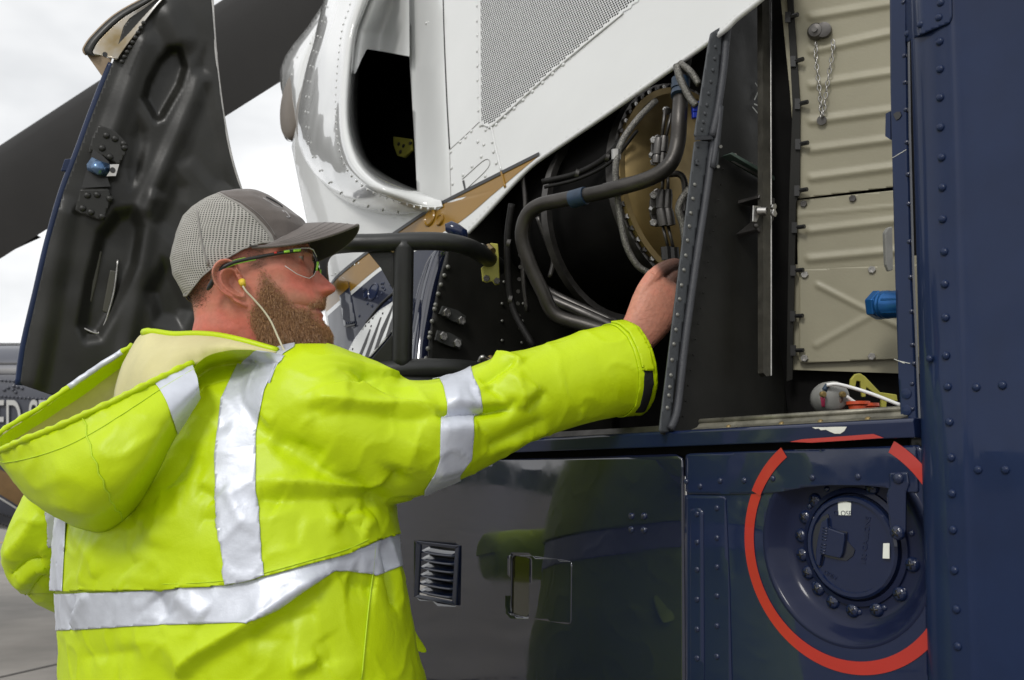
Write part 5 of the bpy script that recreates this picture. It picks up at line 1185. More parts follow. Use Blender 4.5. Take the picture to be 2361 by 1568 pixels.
# left sleeve tape
lt_, ltt = segdist(A, [P(*p) for p in lp_]); lts = np.minimum(ltt - .40, .54 - ltt) * .8; lts = sdpoly(U_, V_, [(50, 1238), (92, 1120), (200, 1150), (200, 1400), (56, 1306)]) / px2m; lts = np.minimum(lts, .100 - dl_)
sub([lts], 'sleeve_tape', tape, jacket, off=.0022, solid=.0012)
# cuff band, tab and hook-and-loop patch
cb_ = np.minimum(.036 - cuffd, cuffd - .0005); cb_ = np.where(U_ > 1250, cb_, -1)
sub([cb_], 'cuff_band', hiv, jacket, off=.0025, solid=.002)
tabf = np.minimum(np.minimum(.030 - cuffd, cuffd - .008), (855 - V_) / px2m); tabf = np.where((U_ > 1250) & near_, tabf, -1)
sub([tabf], 'cuff_tab', hiv, jacket, off=.0065, solid=.004)
vel = np.minimum(np.minimum(.027 - cuffd, cuffd - .010), np.minimum(V_ - 850, 948 - V_) / px2m); vel = np.where((U_ > 1250) & near_, vel, -1)
sub([vel], 'hook_loop_patch', velcro, jacket, off=.0036, solid=.001)
# hem stitching, side seam, pocket flap
bvh2 = BVHTree.FromPolygons([Vector(x) for x in A], [tuple(p.vertices) for p in jk.polygons])
def seamline(pts, r, mt, name, off=.0, step=4):
    q = []
    for u, v in crv2(pts, step):
        h = bvh2.ray_cast(C, ray(u, v).normalized())
        if h[0] is not None: q.append(h[0] - ray(u, v).normalized() * off)
    if len(q) > 1: MB().tube(q, r, 5).build(name, mt, jacket, smooth=True)
seamline([(866, 1250), (860, 1320), (850, 1400), (842, 1480), (834, 1566)], .0012, stitch, 'side_seam', .0018)
seamline([(112, 1350), (250, 1349), (400, 1346), (515, 1339), (600, 1323), (700, 1296), (800, 1266), (862, 1238)], .0006, stitch, 'hem_stitch', .0088)
fp = [onto(935, 1425, bvh2), onto(945, 1445, bvh2), P(925, 1478, 1.70)]
m = MB(); m.grid([[P(932, 1424, 1.69), P(943, 1424, 1.70), P(952, 1436, 1.71)], [P(930, 1452, 1.67), P(950, 1455, 1.68), P(962, 1462, 1.70)], [P(937, 1470, 1.66), P(962, 1474, 1.67), P(980, 1486, 1.69)], [P(956, 1496, 1.655), P(972, 1505, 1.665), P(991, 1506, 1.68)]])
pf_ = m.build('pocket_flap', hiv, jacket, smooth=True, solid=.004); pf_.modifiers.new('s', 'SUBSURF').render_levels = 2

# ---- hood
hc_ = [[(446, 838, 1.56), (455, 868, 1.52), (459, 895, 1.51), (462, 916, 1.545)],
       [(345, 884, 1.485), (378, 930, 1.465), (396, 972, 1.47), (408, 1004, 1.525)],
       [(250, 932, 1.455), (298, 1010, 1.425), (338, 1070, 1.435), (362, 1096, 1.52)],
       [(150, 978, 1.445), (205, 1080, 1.405), (262, 1150, 1.425), (312, 1176, 1.525)],
       [(60, 1014, 1.47), (112, 1110, 1.435), (172, 1190, 1.455), (240, 1227, 1.54)],
       [(-14, 1042, 1.53), (28, 1100, 1.525), (88, 1165, 1.54), (168, 1216, 1.58)],
       [(-8, 1008, 1.62), (24, 1070, 1.64), (74, 1130, 1.65), (150, 1195, 1.635)],
       [(100, 936, 1.70), (112, 1010, 1.735), (140, 1090, 1.72), (190, 1170, 1.665)],
       [(200, 868, 1.735), (206, 950, 1.775), (215, 1040, 1.755), (240, 1120, 1.68)],
       [(304, 798, 1.74), (302, 870, 1.775), (305, 950, 1.745), (315, 1030, 1.68)]]
cols = [catmull([P(*p) for p in c], 10) for c in hc_]
G = [catmull([c[i] for c in cols], 10) for i in range(len(cols[0]))]
nI_, nJ_ = len(G), len(G[0])
rimw = []
for i in range(nI_):
    for j in range(nJ_):
        p = G[i][j]; a = noise.noise(p * 9.0); b = noise.noise(p * 21.0); c_ = max(0, 1 - abs(noise.noise(Vector((p.x * 13, p.y * 13, p.z * 20)) + Vector((5, 5, 5)))) * 2.4) ** 3
        fo_ = i / (nI_ - 1); puck = .0022 * math.sin(j * 2.1 + 1.3 * math.sin(j * .7)) * max(0, 1 - fo_ / .10)
        G[i][j] = p - FW * (.010 * a + .003 * b + .004 * c_ + puck)
hme = MB().grid(G)
hood = hme.build('hood', hiv, jacket, smooth=True, solid=.005, offset=0)
hood.data.materials.append(lining)
# lining faces inward
bm = bmesh.new(); bm.from_mesh(hood.data)
cen = P(140, 1000, 1.59)
if sum((f.calc_center_median() - cen).dot(f.normal) for f in bm.faces) < 0: bmesh.ops.reverse_faces(bm, faces=bm.faces)
bm.to_mesh(hood.data); bm.free(); hood.modifiers['solid'].material_offset = 1; hood.modifiers['solid'].offset = -1
hood['label'] = 'hood hanging open on the back, cream lined'
rimp = [p + UP * .001 for p in G[0]]
MB().tube(rimp, [.0052 + .0011 * math.sin(k * 2.1 + 1.3 * math.sin(k * .7)) for k in range(len(rimp))], 10).build('hood_hem', hiv, hood, smooth=True)
hin = [[p + (cen - p).normalized() * .010 for p in r] for r in G[:5]]
MB().grid([r[38:] for r in hin]).build('hood_facing', hiv, hood, smooth=True)
# hood tapes: near and far
def gp(i, j):
    i = min(nI_ - 1, max(0, i)); j = min(nJ_ - 1, max(0, j)); i0, j0 = int(i), int(j); i1, j1 = min(i0 + 1, nI_ - 1), min(j0 + 1, nJ_ - 1); a, b = i - i0, j - j0
    return G[i0][j0].lerp(G[i1][j0], a).lerp(G[i0][j1].lerp(G[i1][j1], a), b)
MB().grid([[gp(i * 30 / 24, lerp(.3, 9.4 + .5 * i / 24, k / 12)) + (gp(i * 30 / 24, 5) - cen).normalized() * .0018 for k in range(13)] for i in range(25)]).build('hood_tape', tape, hood, smooth=True)
MB().tube(rimp[76:89], [.0066] * 13, 10).build('hood_tape', tape, hood, smooth=True)
seam_h = [G[int(i)][int(lerp(26, 34, i / (nI_ - 1)))] - FW * .0012 for i in range(0, nI_, 2)]
MB().tube(seam_h, .0011, 5).build('hood_seam', stitch, hood, smooth=True)
sl = [G[4][j] + (G[4][j] - cen).normalized() * .001 for j in range(0, 58)]
MB().tube(sl, .0007, 5).build('hood_stitch', stitch, hood, smooth=True)
# lining rising to the neck
r0 = catmull([P(*p) for p in ((262, 985, 1.66), (300, 930, 1.60), (345, 892, 1.535), (400, 862, 1.535), (446, 842, 1.56), (500, 826, 1.575), (560, 820, 1.575), (630, 818, 1.575))], 6)
r1 = catmull([P(*p) for p in ((262, 900, 1.69), (296, 850, 1.64), (340, 832, 1.58), (400, 812, 1.57), (450, 800, 1.575), (500, 796, 1.575), (560, 802, 1.57), (635, 814, 1.575))], 6)
r2 = catmull([P(*p) for p in ((290, 830, 1.73), (318, 778, 1.71), (345, 768, 1.67), (395, 774, 1.655), (450, 773, 1.63), (500, 777, 1.61), (560, 790, 1.59), (638, 812, 1.58))], 6)
r3 = [p - UP * .02 + FW * .03 for p in r2]
rr_ = []
for k in range(len(r0)): rr_.append(catmull([r0[k], r1[k], r2[k], r3[k]], 6))
Gl = [[c[i] - FW * (.006 * noise.noise(c[i] * 14) + .004 * max(0, 1 - abs(noise.noise(Vector((c[i].x * 26, c[i].y * 9, c[i].z * 7)))) * 3) ** 2) for c in rr_] for i in range(len(rr_[0]))]
MB().grid(Gl).build('neck_lining', lining, jacket, smooth=True, solid=.003)
MB().tube([p + UP * .002 + FW * .006 for p in r2[9:]], [.0075] * 3 + [.006] * (len(r2) - 12), 8).build('collar_edge', hiv, jacket, smooth=True)

# ---- collar roll on the near side, following the shoulder surface
cpx = [(446, 846, 1.555), (480, 820, 1.545), (530, 808, 1.535), (580, 807, 1.53), (630, 812, 1.54), (690, 822, 1.58)]
ca = catmull([P(*p) for p in cpx], 6)
cpj = [proj(p) for p in ca]
def skin_pt(u, v, off): 
    r = ray(u, v).normalized(); h = bvh2.ray_cast(C, r); return (h[0] if h[0] is not None else P(u, v, 1.58)) - r * off
tuck = [.009 * (1 - float(smooth01((k - 20) / 7.0))) - .006 * float(smooth01((k - 20) / 7.0)) for k in range(len(ca))]
ca = [p.lerp(skin_pt(u, v + 4, -.004), float(smooth01((k - 22) / 6.0))) for k, (p, (u, v, d)) in enumerate(zip(ca, cpj))]
cb2 = [skin_pt(u + 2, v + 30, o) for (u, v, d), o in zip(cpj, tuck)]; cc2 = [skin_pt(u + 4, v + 62, min(.002, o)) for (u, v, d), o in zip(cpj, tuck)]; cd2 = [skin_pt(u + 4, v + 85, -.008) for u, v, d in cpj]
rl_ = [[p + FW * .03 - UP * .006 for p in ca], ca, [a.lerp(b, .45) - FW * .004 for a, b in zip(ca, cb2)], cb2, cc2, cd2]
dr_ = [catmull([r[k] for r in rl_], 5) for k in range(len(ca))]; DR = [[dr_[k][i] for k in range(len(ca))] for i in range(len(dr_[0]))]
MB().grid(DR).build('collar_roll', hiv, jacket, smooth=True)
def dsm(i, c): c0 = int(c); return DR[i][c0].lerp(DR[i][min(c0 + 1, len(ca) - 1)], c - c0)
tg_ = []
for i in range(3, len(DR)):
    a = np.interp(i, [3, 5, 10, 15, 20, 25], [20.5, 19.5, 17.5, 15.0, 13.0, 12.2]); b = np.interp(i, [3, 5, 10, 15, 20, 25], [27.5, 26.8, 26.0, 24.6, 23.0, 22.2])
    tg_.append([(lambda q: q + (C - q).normalized() * .0024)(dsm(i, lerp(a, b, k / 10))) for k in range(11)])
MB().grid(tg_).build('back_tape', tape, jacket, smooth=True)
# ------------------------------------------------------------------ head, neck, arm and hand: one continuous body
YAW = R(7)
HO = P(590, 640, 1.70); HX = Vector((math.cos(YAW), math.sin(YAW), 0)); HY = Vector((-math.sin(YAW), math.cos(YAW), 0)); HZ = Vector((0, 0, 1))
def hp(u, v, y=0.0): return hit(u, v, HO + HY * y, HY)
def loc(p): q = p - HO; return Vector((q.dot(HX), q.dot(HY), q.dot(HZ)))
def wld(x, y, z): return HO + HX * x + HY * y + HZ * z
front = [(590, 458), (630, 476), (668, 506), (702, 545), (718, 578), (717, 596), (719, 610), (723, 630), (727, 650), (733, 668), (741, 684), (746, 695), (746, 704), (744, 710), (737, 715.5), (742, 721), (746, 727), (743, 735), (746, 745), (753, 760), (757, 775), (752, 792), (735, 806), (690, 822), (655, 840), (640, 880)]
back = [(560, 458), (480, 482), (447, 508), (424, 550), (410, 590), (418, 625), (430, 655), (440, 680), (446, 705), (449, 730), (451, 760), (450, 800), (440, 880)]
fl_ = [loc(hp(*p)) for p in front]; bl_ = [loc(hp(*p)) for p in back]
fz, fx = np.array([p.z for p in fl_])[::-1], np.array([p.x for p in fl_])[::-1]; bz, bx = np.array([p.z for p in bl_])[::-1], np.array([p.x for p in bl_])[::-1]
def zv(v): return loc(hp(590, v)).z
wt_ = [(458, .012), (475, .045), (505, .064), (545, .074), (590, .078), (640, .076), (680, .072), (715, .068), (750, .064), (780, .060), (810, .056), (850, .048), (880, .042)]
wz = np.array([zv(v) for v, _ in wt_])[::-1]; ww = np.array([x for _, x in wt_])[::-1]
nose = [(585, 0), (597, 3), (607, 7), (620, 12), (635, 24), (648, 36), (656, 42), (662, 43), (668, 38), (674, 26), (680, 12), (688, 2), (694, 0)]
nzz = np.array([zv(v) for v, _ in nose])[::-1]; nzx = np.array([x * .000756 for _, x in nose])[::-1]
rows = []
zs = np.linspace(zv(880), zv(458.5), 190)
for z in zs:
    xf, xb, W_ = np.interp(z, fz, fx), np.interp(z, bz, bx), np.interp(z, wz, ww); xm = xb + .47 * (xf - xb); row = []
    k = .34 * float(smooth01((zv(670) - z) / (zv(670) - zv(770))))
    v_ = 640 - z / .000756
    for j in range(180):
        a = 2 * math.pi * j / 180; c, s_ = math.cos(a), math.sin(a); n2 = 2 / 2.35 if c > 0 else 2 / 2.15
        x = xm + (xf - xm if c > 0 else xm - xb) * math.copysign(abs(c) ** n2, c); y = W_ * math.copysign(abs(s_) ** n2, s_)
        if c > 0: y *= 1 - k * c
        if c > .2:
            sg = float(np.interp(v_, [590, 620, 650, 664, 676, 690], [.0085, .0095, .0135, .0165, .019, .016]))
            x += float(np.interp(z, nzz, nzx)) * math.exp(-(y / sg) ** 2)
            # alar wings, sockets, brow, cheek, lips
            x += .006 * math.exp(-((abs(y) - .0155) / .006) ** 2 - ((v_ - 667) / 9) ** 2)
            x -= .015 * math.exp(-((abs(y) - .036) / .018) ** 2 - ((v_ - 601) / 15) ** 2)
            x += .004 * math.exp(-((abs(y) - .026) / .024) ** 2 - ((v_ - 578) / 10) ** 2)
            x += .005 * math.exp(-((abs(y) - .045) / .018) ** 2 - ((v_ - 640) / 22) ** 2)
        if abs(s_) > .5: y += math.copysign(.003, y) * math.exp(-((x - loc(hp(640, 630, -.07)).x) / .03) ** 2 - ((v_ - 632) / 22) ** 2)
        row.append(wld(x, y, z))
    rows.append(row)
hb = MB(); hb.grid(rows, close_u=True); hb.f += [tuple(range(180)), tuple(range(189 * 180, 190 * 180))]
# neck down into the trunk
nk = []
for v, uc, rx, ry in ((720, 545, .066, .061), (770, 548, .076, .061), (830, 540, .072, .052), (900, 545, .06, .045), (960, 540, .055, .05)):
    c_ = hp(uc, v, .0); nk.append([c_ + HX * (rx * math.cos(t)) + HY * (ry * math.sin(t)) for t in [2 * math.pi * q / 40 for q in range(40)]])
hb.grid(nk, close_u=True); b_ = len(hb.v); hb.f += [tuple(range(b_ - 200, b_ - 160)), tuple(range(b_ - 40, b_))]
# ears
ear_px = [(549, 622), (546, 611), (532, 604), (516, 606), (504, 616), (497, 632), (498, 651), (507, 669), (521, 683), (540, 695), (557, 704), (569, 706), (577, 700), (578, 688), (573, 674), (567, 660), (561, 645), (556, 632)]
def ear(side):
    yc = -.074; pts = crv2(ear_px, 3, True); cu, cvv = 541, 655; n = len(pts); rows = []
    prof = [(1.0, -.010), (1.03, .008), (1.01, .016), (.95, .0185), (.88, .0155), (.80, .007), (.70, .010), (.60, .0125), (.48, .004), (.32, -.007), (.12, -.010)]
    for r, hgt in prof:
        row = []
        for i, (u, v) in enumerate(pts):
            uu, vv = cu + (u - cu) * r, cvv + (v - cvv) * r
            tilt = .016 * (545 - uu) / 45.0
            lobe = 1 if vv < 688 else .6
            fr = 1.0 if uu < 552 else max(.25, 1 - (uu - 552) / 26)
            l = loc(hp(uu, vv, yc)); off = yc - (hgt * fr * lobe + tilt)
            row.append(wld(l.x, off * side * -1 * -1 if side > 0 else -off, l.z))
        rows.append(row)
    hb.grid(rows, close_u=True); b = len(hb.v); hb.f += [tuple(range(b - n, b)), tuple(range(b - n * len(prof), b - n * (len(prof) - 1)))]
ear(1); ear(-1)
# lids
for y in (-.032, .032):
    c_ = wld(float(np.interp(zv(601), fz, fx)) - .0255, y, zv(600)); rws = []
    for i in range(9):
        th = math.pi * i / 8; rws.append([c_ + (HX * math.cos(th) * 1.0 + HZ * math.sin(th) * math.cos(ph) + HY * math.sin(th) * math.sin(ph)) * .0150 + HZ * .0040 for ph in [2 * math.pi * q / 14 for q in range(14)]])
    hb.grid(rws, close_u=True); rws = [[p - HZ * .0092 - HX * .001 for p in r] for r in rws]; hb.grid(rws, close_u=True)
# shoulder, arm, wrist
hb.tube(catmull([P(*p) for p in ((540, 930, 1.72), (640, 935, 1.68), (760, 965, 1.64), (950, 1003, 1.645), (1080, 975, 1.69), (1250, 890, 1.75), (1400, 815, 1.81), (1455, 782, 1.83))], 6), [.045] * 12 + [.045] * 12 + [.042] * 6 + [.036] * 6 + [.031] * 6 + [.030], 20)
hand = [([(1462, 752, 1.826), (1472, 712, 1.826), (1486, 672, 1.832), (1506, 640, 1.842)], [.022, .019, .017, .0165]),            # thumb metacarpal
        ([(1506, 640, 1.842), (1522, 624, 1.853), (1541, 614, 1.868), (1556, 609, 1.88), (1572, 608, 1.893)], [.0160, .0140, .0132, .0120, .0080]),   # thumb
        ([(1532, 660, 1.858), (1552, 640, 1.872), (1580, 632, 1.905), (1594, 626, 1.935), (1590, 618, 1.962), (1580, 613, 1.972)], [.016, .0150, .0118, .0106, .0094, .0065]),
        ([(1545, 680, 1.862), (1568, 664, 1.876), (1598, 658, 1.905), (1612, 650, 1.94), (1602, 636, 1.968), (1590, 630, 1.976)], [.016, .0148, .0116, .0106, .0094, .0065]),
        ([(1552, 705, 1.865), (1580, 692, 1.882), (1610, 686, 1.91), (1620, 674, 1.945), (1608, 658, 1.968), (1596, 650, 1.975)], [.016, .0140, .0108, .0098, .0088, .0062]),
        ([(1555, 730, 1.87), (1582, 720, 1.887), (1606, 712, 1.91), (1614, 700, 1.935), (1604, 688, 1.955), (1594, 682, 1.96)], [.015, .0128, .0098, .009, .008, .0058])]
pr = []
for (u, v, d, hw, ht, tw) in ((1415, 828, 1.815, .030, .024, 0), (1450, 800, 1.820, .033, .025, 0), (1476, 768, 1.824, .039, .026, .05), (1500, 732, 1.830, .045, .027, .12), (1519, 697, 1.838, .047, .026, .18), (1531, 668, 1.848, .043, .023, .22), (1541, 648, 1.860, .034, .017, .24)):
    c_ = P(u, v, d); wa = (RT * .89 - UP * .45 + FW * tw).normalized(); ta = (FW - RT * .12).normalized()
    pr.append([c_ + wa * (hw * math.copysign(abs(math.cos(t)) ** .85, math.cos(t))) + ta * (ht * math.copysign(abs(math.sin(t)) ** .85, math.sin(t))) for t in [2 * math.pi * q / 28 for q in range(28)]])
dn_ = [catmull([r[k] for r in pr], 4) for k in range(28)]; pr = [[dn_[k][i] for k in range(28)] for i in range(len(dn_[0]))]
hb.grid(pr, close_u=True); b_ = len(hb.v); hb.f += [tuple(range(b_ - 28 * len(pr), b_ - 28 * (len(pr) - 1))), tuple(range(b_ - 28, b_))]
for pts, rs in hand:
    q = catmull([P(*p) for p in pts], 4); hb.tube(q, [float(x) for x in np.interp(np.arange(len(q)) / 4.0, range(len(rs)), rs)], 14)
body = voxel(hb, .0017, 'body', 2)
Bc = coords(body); Bn = normals(body); q = Bc - np.array(HO)
lx, ly, lz = q @ np.array(HX), q @ np.array(HY), q @ np.array(HZ)
mir = np.stack([lx, -np.abs(ly), lz], 1); wm_ = np.array(HO) + mir[:, :1] * np.array(HX) + mir[:, 1:2] * np.array(HY) + mir[:, 2:] * np.array(HZ)
mu, mv, _ = projn(wm_); vm = 640 - lz / .000756
is_head = (lz > -.20) & (np.abs(ly) < .12) & (lx < .2) & (lx > -.2)
def k2(x, y): return ((600 + x / 2.091) * .5764, (700 + y / 2.091) * .5764)
beard_px = [k2(*p) for p in ((935, 770), (985, 830), (1050, 905), (1110, 960), (1150, 1030), (1230, 1085), (1300, 1095), (1345, 1060), (1400, 1035), (1470, 1020), (1480, 1105), (1400, 1118), (1350, 1125), (1355, 1150), (1380, 1185), (1420, 1212), (1470, 1240), (1530, 1275), (1580, 1330), (1540, 1480), (1250, 1560), (980, 1540), (880, 1360), (830, 1230), (820, 1130), (880, 1040), (905, 930))]
sb = sdpoly(mu, mv, beard_px); 
chinw = np.clip(smooth01((vm - 716) / 30) * np.exp(-(ly / .035) ** 2) + (mu > 700) * (vm > 722), 0, 1)
bm_ = np.where(is_head, smooth01((sb + 9) / 32.0), 0) * (vm < 830)
lipz = np.exp(-((vm - 716) / 8.5) ** 2) * (np.abs(ly) < .027) * (lx > .085)
bm_ = bm_ * (1 - .95 * lipz)
hm_ = (np.array(projn(Bc)[0]) > 1430) & (np.array(projn(Bc)[1]) < 830)
hnz = np.array([noise.noise(Vector((p[0] * 60, p[1] * 60, p[2] * 130))) for p in Bc[hm_]])
Bc[hm_] += Bn[hm_] * (.00035 * np.clip(1 - np.abs(hnz) * 4, 0, 1) ** 2 * -1)[:, None]
Bc = Bc + Bn * (.0012 * bm_ + .0008 * bm_ * chinw)[:, None]
hn = np.array([noise.noise(Vector(p) * 45.0) for p in Bc]); hn2 = np.array([noise.noise(Vector(p) * 160.0) for p in Bc])
setco(body, Bc); Bn = normals(body)
# pigment: sunburnt skin, lips, stubble under the beard, cropped hair, grime on the finger ends
skin = np.array([.54, .235, .16]); burn = np.array([.53, .145, .10]); bh = np.array([.15, .080, .042]); hairc = np.array([.13, .085, .055]); lip = np.array([.36, .12, .09]); grime = np.array([.07, .05, .042])
redz = np.clip(np.exp(-((mu - 700) / 45) ** 2 - ((mv - 645) / 30) ** 2) * 1.0 + smooth01((mv - 700) / 60) * (mu < 640) * .9 + np.exp(-((lx - .135) / .02) ** 2) * .8 + .25 * hn + .3 * np.exp(-((mu - 512) / 16) ** 2), 0, 1)
redz = np.where(is_head, redz + .25 + .35 * hn, .0 + .5 * hn); cold = skin + (burn - skin) * np.clip(redz, 0, 1)[:, None]
cold = cold * (1 + .12 * hn + .10 * hn2)[:, None]
cold = cold + (lip - cold) * (np.clip(lipz * 1.0, 0, 1) * is_head)[:, None]
hair_px = [k2(*p) for p in ((310, 980), (560, 760), (700, 700), (950, 560), (1000, 640), (960, 760), (900, 800), (760, 720), (560, 800), (520, 960), (480, 1060), (380, 1120), (345, 1060))]
sh = np.where(is_head, smooth01((sdpoly(mu, mv, hair_px) + 10) / 26.0), 0) * .55
cold = cold + (hairc - cold) * (sh * (.75 + .5 * hn2))[:, None].clip(0, 1)
cold = cold + (bh - cold) * (bm_ * .62 * (.9 + .35 * hn2))[:, None].clip(0, 1)
fu, fvv, _ = projn(Bc); far_ = (fu > 1380) & (fvv < 900)
gr = np.where(far_, smooth01((fu - (1496 + (fvv - 610) * .8)) / 24.0) * smooth01((672 - fvv) / 30.0), 0)
cold = cold + (grime - cold) * (gr * .85)[:, None]
skinm = mat('skin', (.44, .2, .14), .5, bump=.30, bscale=300, sss=.10, spec=.4, wave=.05, wscale=70)
ca_ = body.color_attributes.new('pigment', 'FLOAT_COLOR', 'POINT'); ca_.data.foreach_set('color', np.concatenate([np.clip(cold, 0, 1), np.ones((len(cold), 1))], 1).ravel())
vc_ = skinm.node_tree.nodes.new('ShaderNodeVertexColor'); vc_.layer_name = 'pigment'; skinm.node_tree.links.new(vc_.outputs['Color'], skinm.node_tree.nodes['Principled BSDF'].inputs['Base Color'])
bod = link('body', body, skinm, man, smooth=True)
# eyes
scl = mat('eye_white', (.36, .31, .28), .15, coat=1); iris = mat('iris', (.05, .06, .07), .1, coat=1)
for y in (-.032, .032):
    c_ = wld(float(np.interp(zv(601), fz, fx)) - .0245, y, zv(601))
    e_ = MB().lathe([(.0135 * math.sin(t), .0135 * math.cos(t)) for t in np.linspace(.001, math.pi - .001, 14)], c_, HX, 20).build('eye', scl, man, smooth=True)
    MB().lathe([(.0058 * math.sin(t), .0136 + .0008 * math.cos(t)) for t in np.linspace(.02, math.pi / 2, 5)] , c_ - HX * .0006, HX, 16).build('iris', iris, e_, smooth=True)

# hair strands (beard, cropped hair, brows)
tri = np.array([t.vertices[:] for t in body.loop_triangles]) if len(body.loop_triangles) else None
body.calc_loop_triangles(); tri = np.empty(len(body.loop_triangles) * 3, int); body.loop_triangles.foreach_get('vertices', tri); tri = tri.reshape(-1, 3)
def strands(name, weight, count, length, wid, mt, lean, seed, spread=.5):
    rs = np.random.RandomState(seed); w_ = weight[tri].mean(1); a, b, c = Bc[tri[:, 0]], Bc[tri[:, 1]], Bc[tri[:, 2]]
    ar = np.linalg.norm(np.cross(b - a, c - a), axis=1) * np.clip(w_, 0, None) ** 1.15; pr = ar / ar.sum(); k = rs.choice(len(tri), count, p=pr)
    r1, r2 = np.sqrt(rs.rand(count, 1)), rs.rand(count, 1); root = a[k] * (1 - r1) + b[k] * (r1 * (1 - r2)) + c[k] * (r1 * r2)
    nn = Bn[tri[k]].mean(1); ln = length(root, w_[k]) * (.6 + .8 * rs.rand(count)); ln = ln[:, None]
    d1 = nn * .75 + np.array(lean) * .5 + rs.randn(count, 3) * spread * .5; d1 /= np.linalg.norm(d1, axis=1)[:, None]
    d2 = nn * .15 + np.array(lean) * 1.0 + rs.randn(count, 3) * spread * .6; d2 /= np.linalg.norm(d2, axis=1)[:, None]
    m1 = root + d1 * ln * .5; tip = m1 + d2 * ln * .5
    sd_ = np.cross(d1, root - cv); sd_ /= np.linalg.norm(sd_, axis=1)[:, None]; sd_ *= wid
    V = np.stack([root - sd_, root + sd_, m1 - sd_ * .8, m1 + sd_ * .8, tip], 1).reshape(-1, 3); b0 = np.arange(count)[:, None] * 5
    F = np.concatenate([b0 + np.array([[0, 1, 3]]), b0 + np.array([[0, 3, 2]]), b0 + np.array([[2, 3, 4]])], 1).reshape(-1, 3)
    me = bpy.data.meshes.new(name); me.from_pydata(V.tolist(), [], F.tolist()); o = link(name, me, mt, man); o['kind'] = 'stuff'; return o
def hairmat(name, c1, c2):
    m_ = mat(name, c1, .45, col2=c2, vscale=260, spec=.5); return m_
bmat = hairmat('beard_hair', (.20, .09, .036), (.48, .27, .125))
dn = list(-Z * 1.0 - HX * .05)
strands('beard', bm_ * is_head, 24000, lambda r, w__: .004 + .0095 * w__ * (.5 + .7 * smooth01((np.array(HO)[2] - .06 - r[:, 2]) / .06)), .00030, bmat, dn, 5, .6)
strands('cropped_hair', sh * is_head, 5000, lambda r, w__: .003 + 0 * w__, .0002, hairmat('cropped_hair', (.08, .05, .03), (.20, .13, .08)), list(-Z * .6 - HX * .5), 6, .4)
brow = np.where(is_head, np.exp(-((vm - 580) / 4.5) ** 2 - ((np.abs(ly) - .034) / .016) ** 2) * (lx > .05), 0)
strands('eyebrows', brow, 500, lambda r, w__: .008 + 0 * w__, .0003, bmat, list(-HX * .1 - HY * .5), 7, .3)

# ------------------------------------------------------------------ cap
cap_o = thing('trucker_cap', 'brown-grey cap with pale mesh back worn by the mechanic', 'cap', wld(0, 0, .13))
capc = mat('cap_cotton', (.115, .098, .088), .85, var=.10, vscale=18, bump=.3, bscale=500, sheen=.3)
capc2 = mat('cap_underbill', (.030, .028, .026), .85, bump=.3, bscale=500)
stm = mat('cap_stitch', (.20, .19, .18), .7)
cf = [(585, 446), (607, 452), (632, 463), (655, 477), (680, 497), (703, 514), (712, 535), (714, 575), (714, 640), (714, 700)]
cbk = [(545, 446), (500, 458), (462, 474), (440, 490), (424, 508), (408, 547), (399, 580), (396, 600), (402, 636), (428, 690)]
cfl = [loc(hp(*p)) for p in cf]; cbl = [loc(hp(*p)) for p in cbk]
cwt = [(446, .012), (452, .036), (463, .058), (480, .072), (500, .080), (530, .0855), (570, .088), (620, .087), (660, .083), (700, .078)]
cz, cw_ = np.array([zv(v) for v, _ in cwt])[::-1], np.array([x for _, x in cwt])[::-1]
c_fz, c_fx = np.array([p.z for p in cfl])[::-1], np.array([p.x for p in cfl])[::-1]; c_bz, c_bx = np.array([p.z for p in cbl])[::-1], np.array([p.x for p in cbl])[::-1]
vv_ = np.concatenate([446 + 34 * (np.linspace(0, 1, 14) ** 1.6), np.linspace(483, 700, 72)])
pts = []; uvs = []
for v in vv_:
    z = zv(v); xf, xb, W_ = np.interp(z, c_fz, c_fx), np.interp(z, c_bz, c_bx), np.interp(z, cz, cw_); xm = xb + .48 * (xf - xb)
    for j in range(160):
        a = 2 * math.pi * j / 160; c, s_ = math.cos(a), math.sin(a); n2 = 2 / 2.2
        x = xm + (xf - xm if c > 0 else xm - xb) * math.copysign(abs(c) ** n2, c); y = W_ * math.copysign(abs(s_) ** n2, s_)
        p = wld(x, y, z); wob = .0022 * noise.noise(p * 26) + .0012 * noise.noise(p * 60)
        pts.append(p + (p - wld(0, 0, .02)).normalized() * wob); uvs.append((a * .088 / .0042, z / .0036))
cp_ = np.array([tuple(p) for p in pts]); ql = cp_ - np.array(HO); cy = ql @ np.array(HY); cmir = cp_ - np.array(HY) * (cy + np.abs(cy))[:, None]
cmu, cmv, _ = projn(cmir)
edge_f = np.interp(cmu, [380, 431, 465, 500, 560, 602, 640, 701, 730], [690, 683, 640, 611, 576, 562, 560, 552, 552]) - cmv
seam_f = cmu - np.interp(cmv, [440, 452, 470, 494, 520, 541, 560], [500, 522, 556, 586, 611, 627, 634])
FCS = []
for i in range(len(vv_) - 1):
    for j in range(160):
        j2 = (j + 1) % 160; FCS += [(i * 160 + j, i * 160 + j2, (i + 1) * 160 + j2), (i * 160 + j, (i + 1) * 160 + j2, (i + 1) * 160 + j)]
FCS.append(tuple(range(160)))
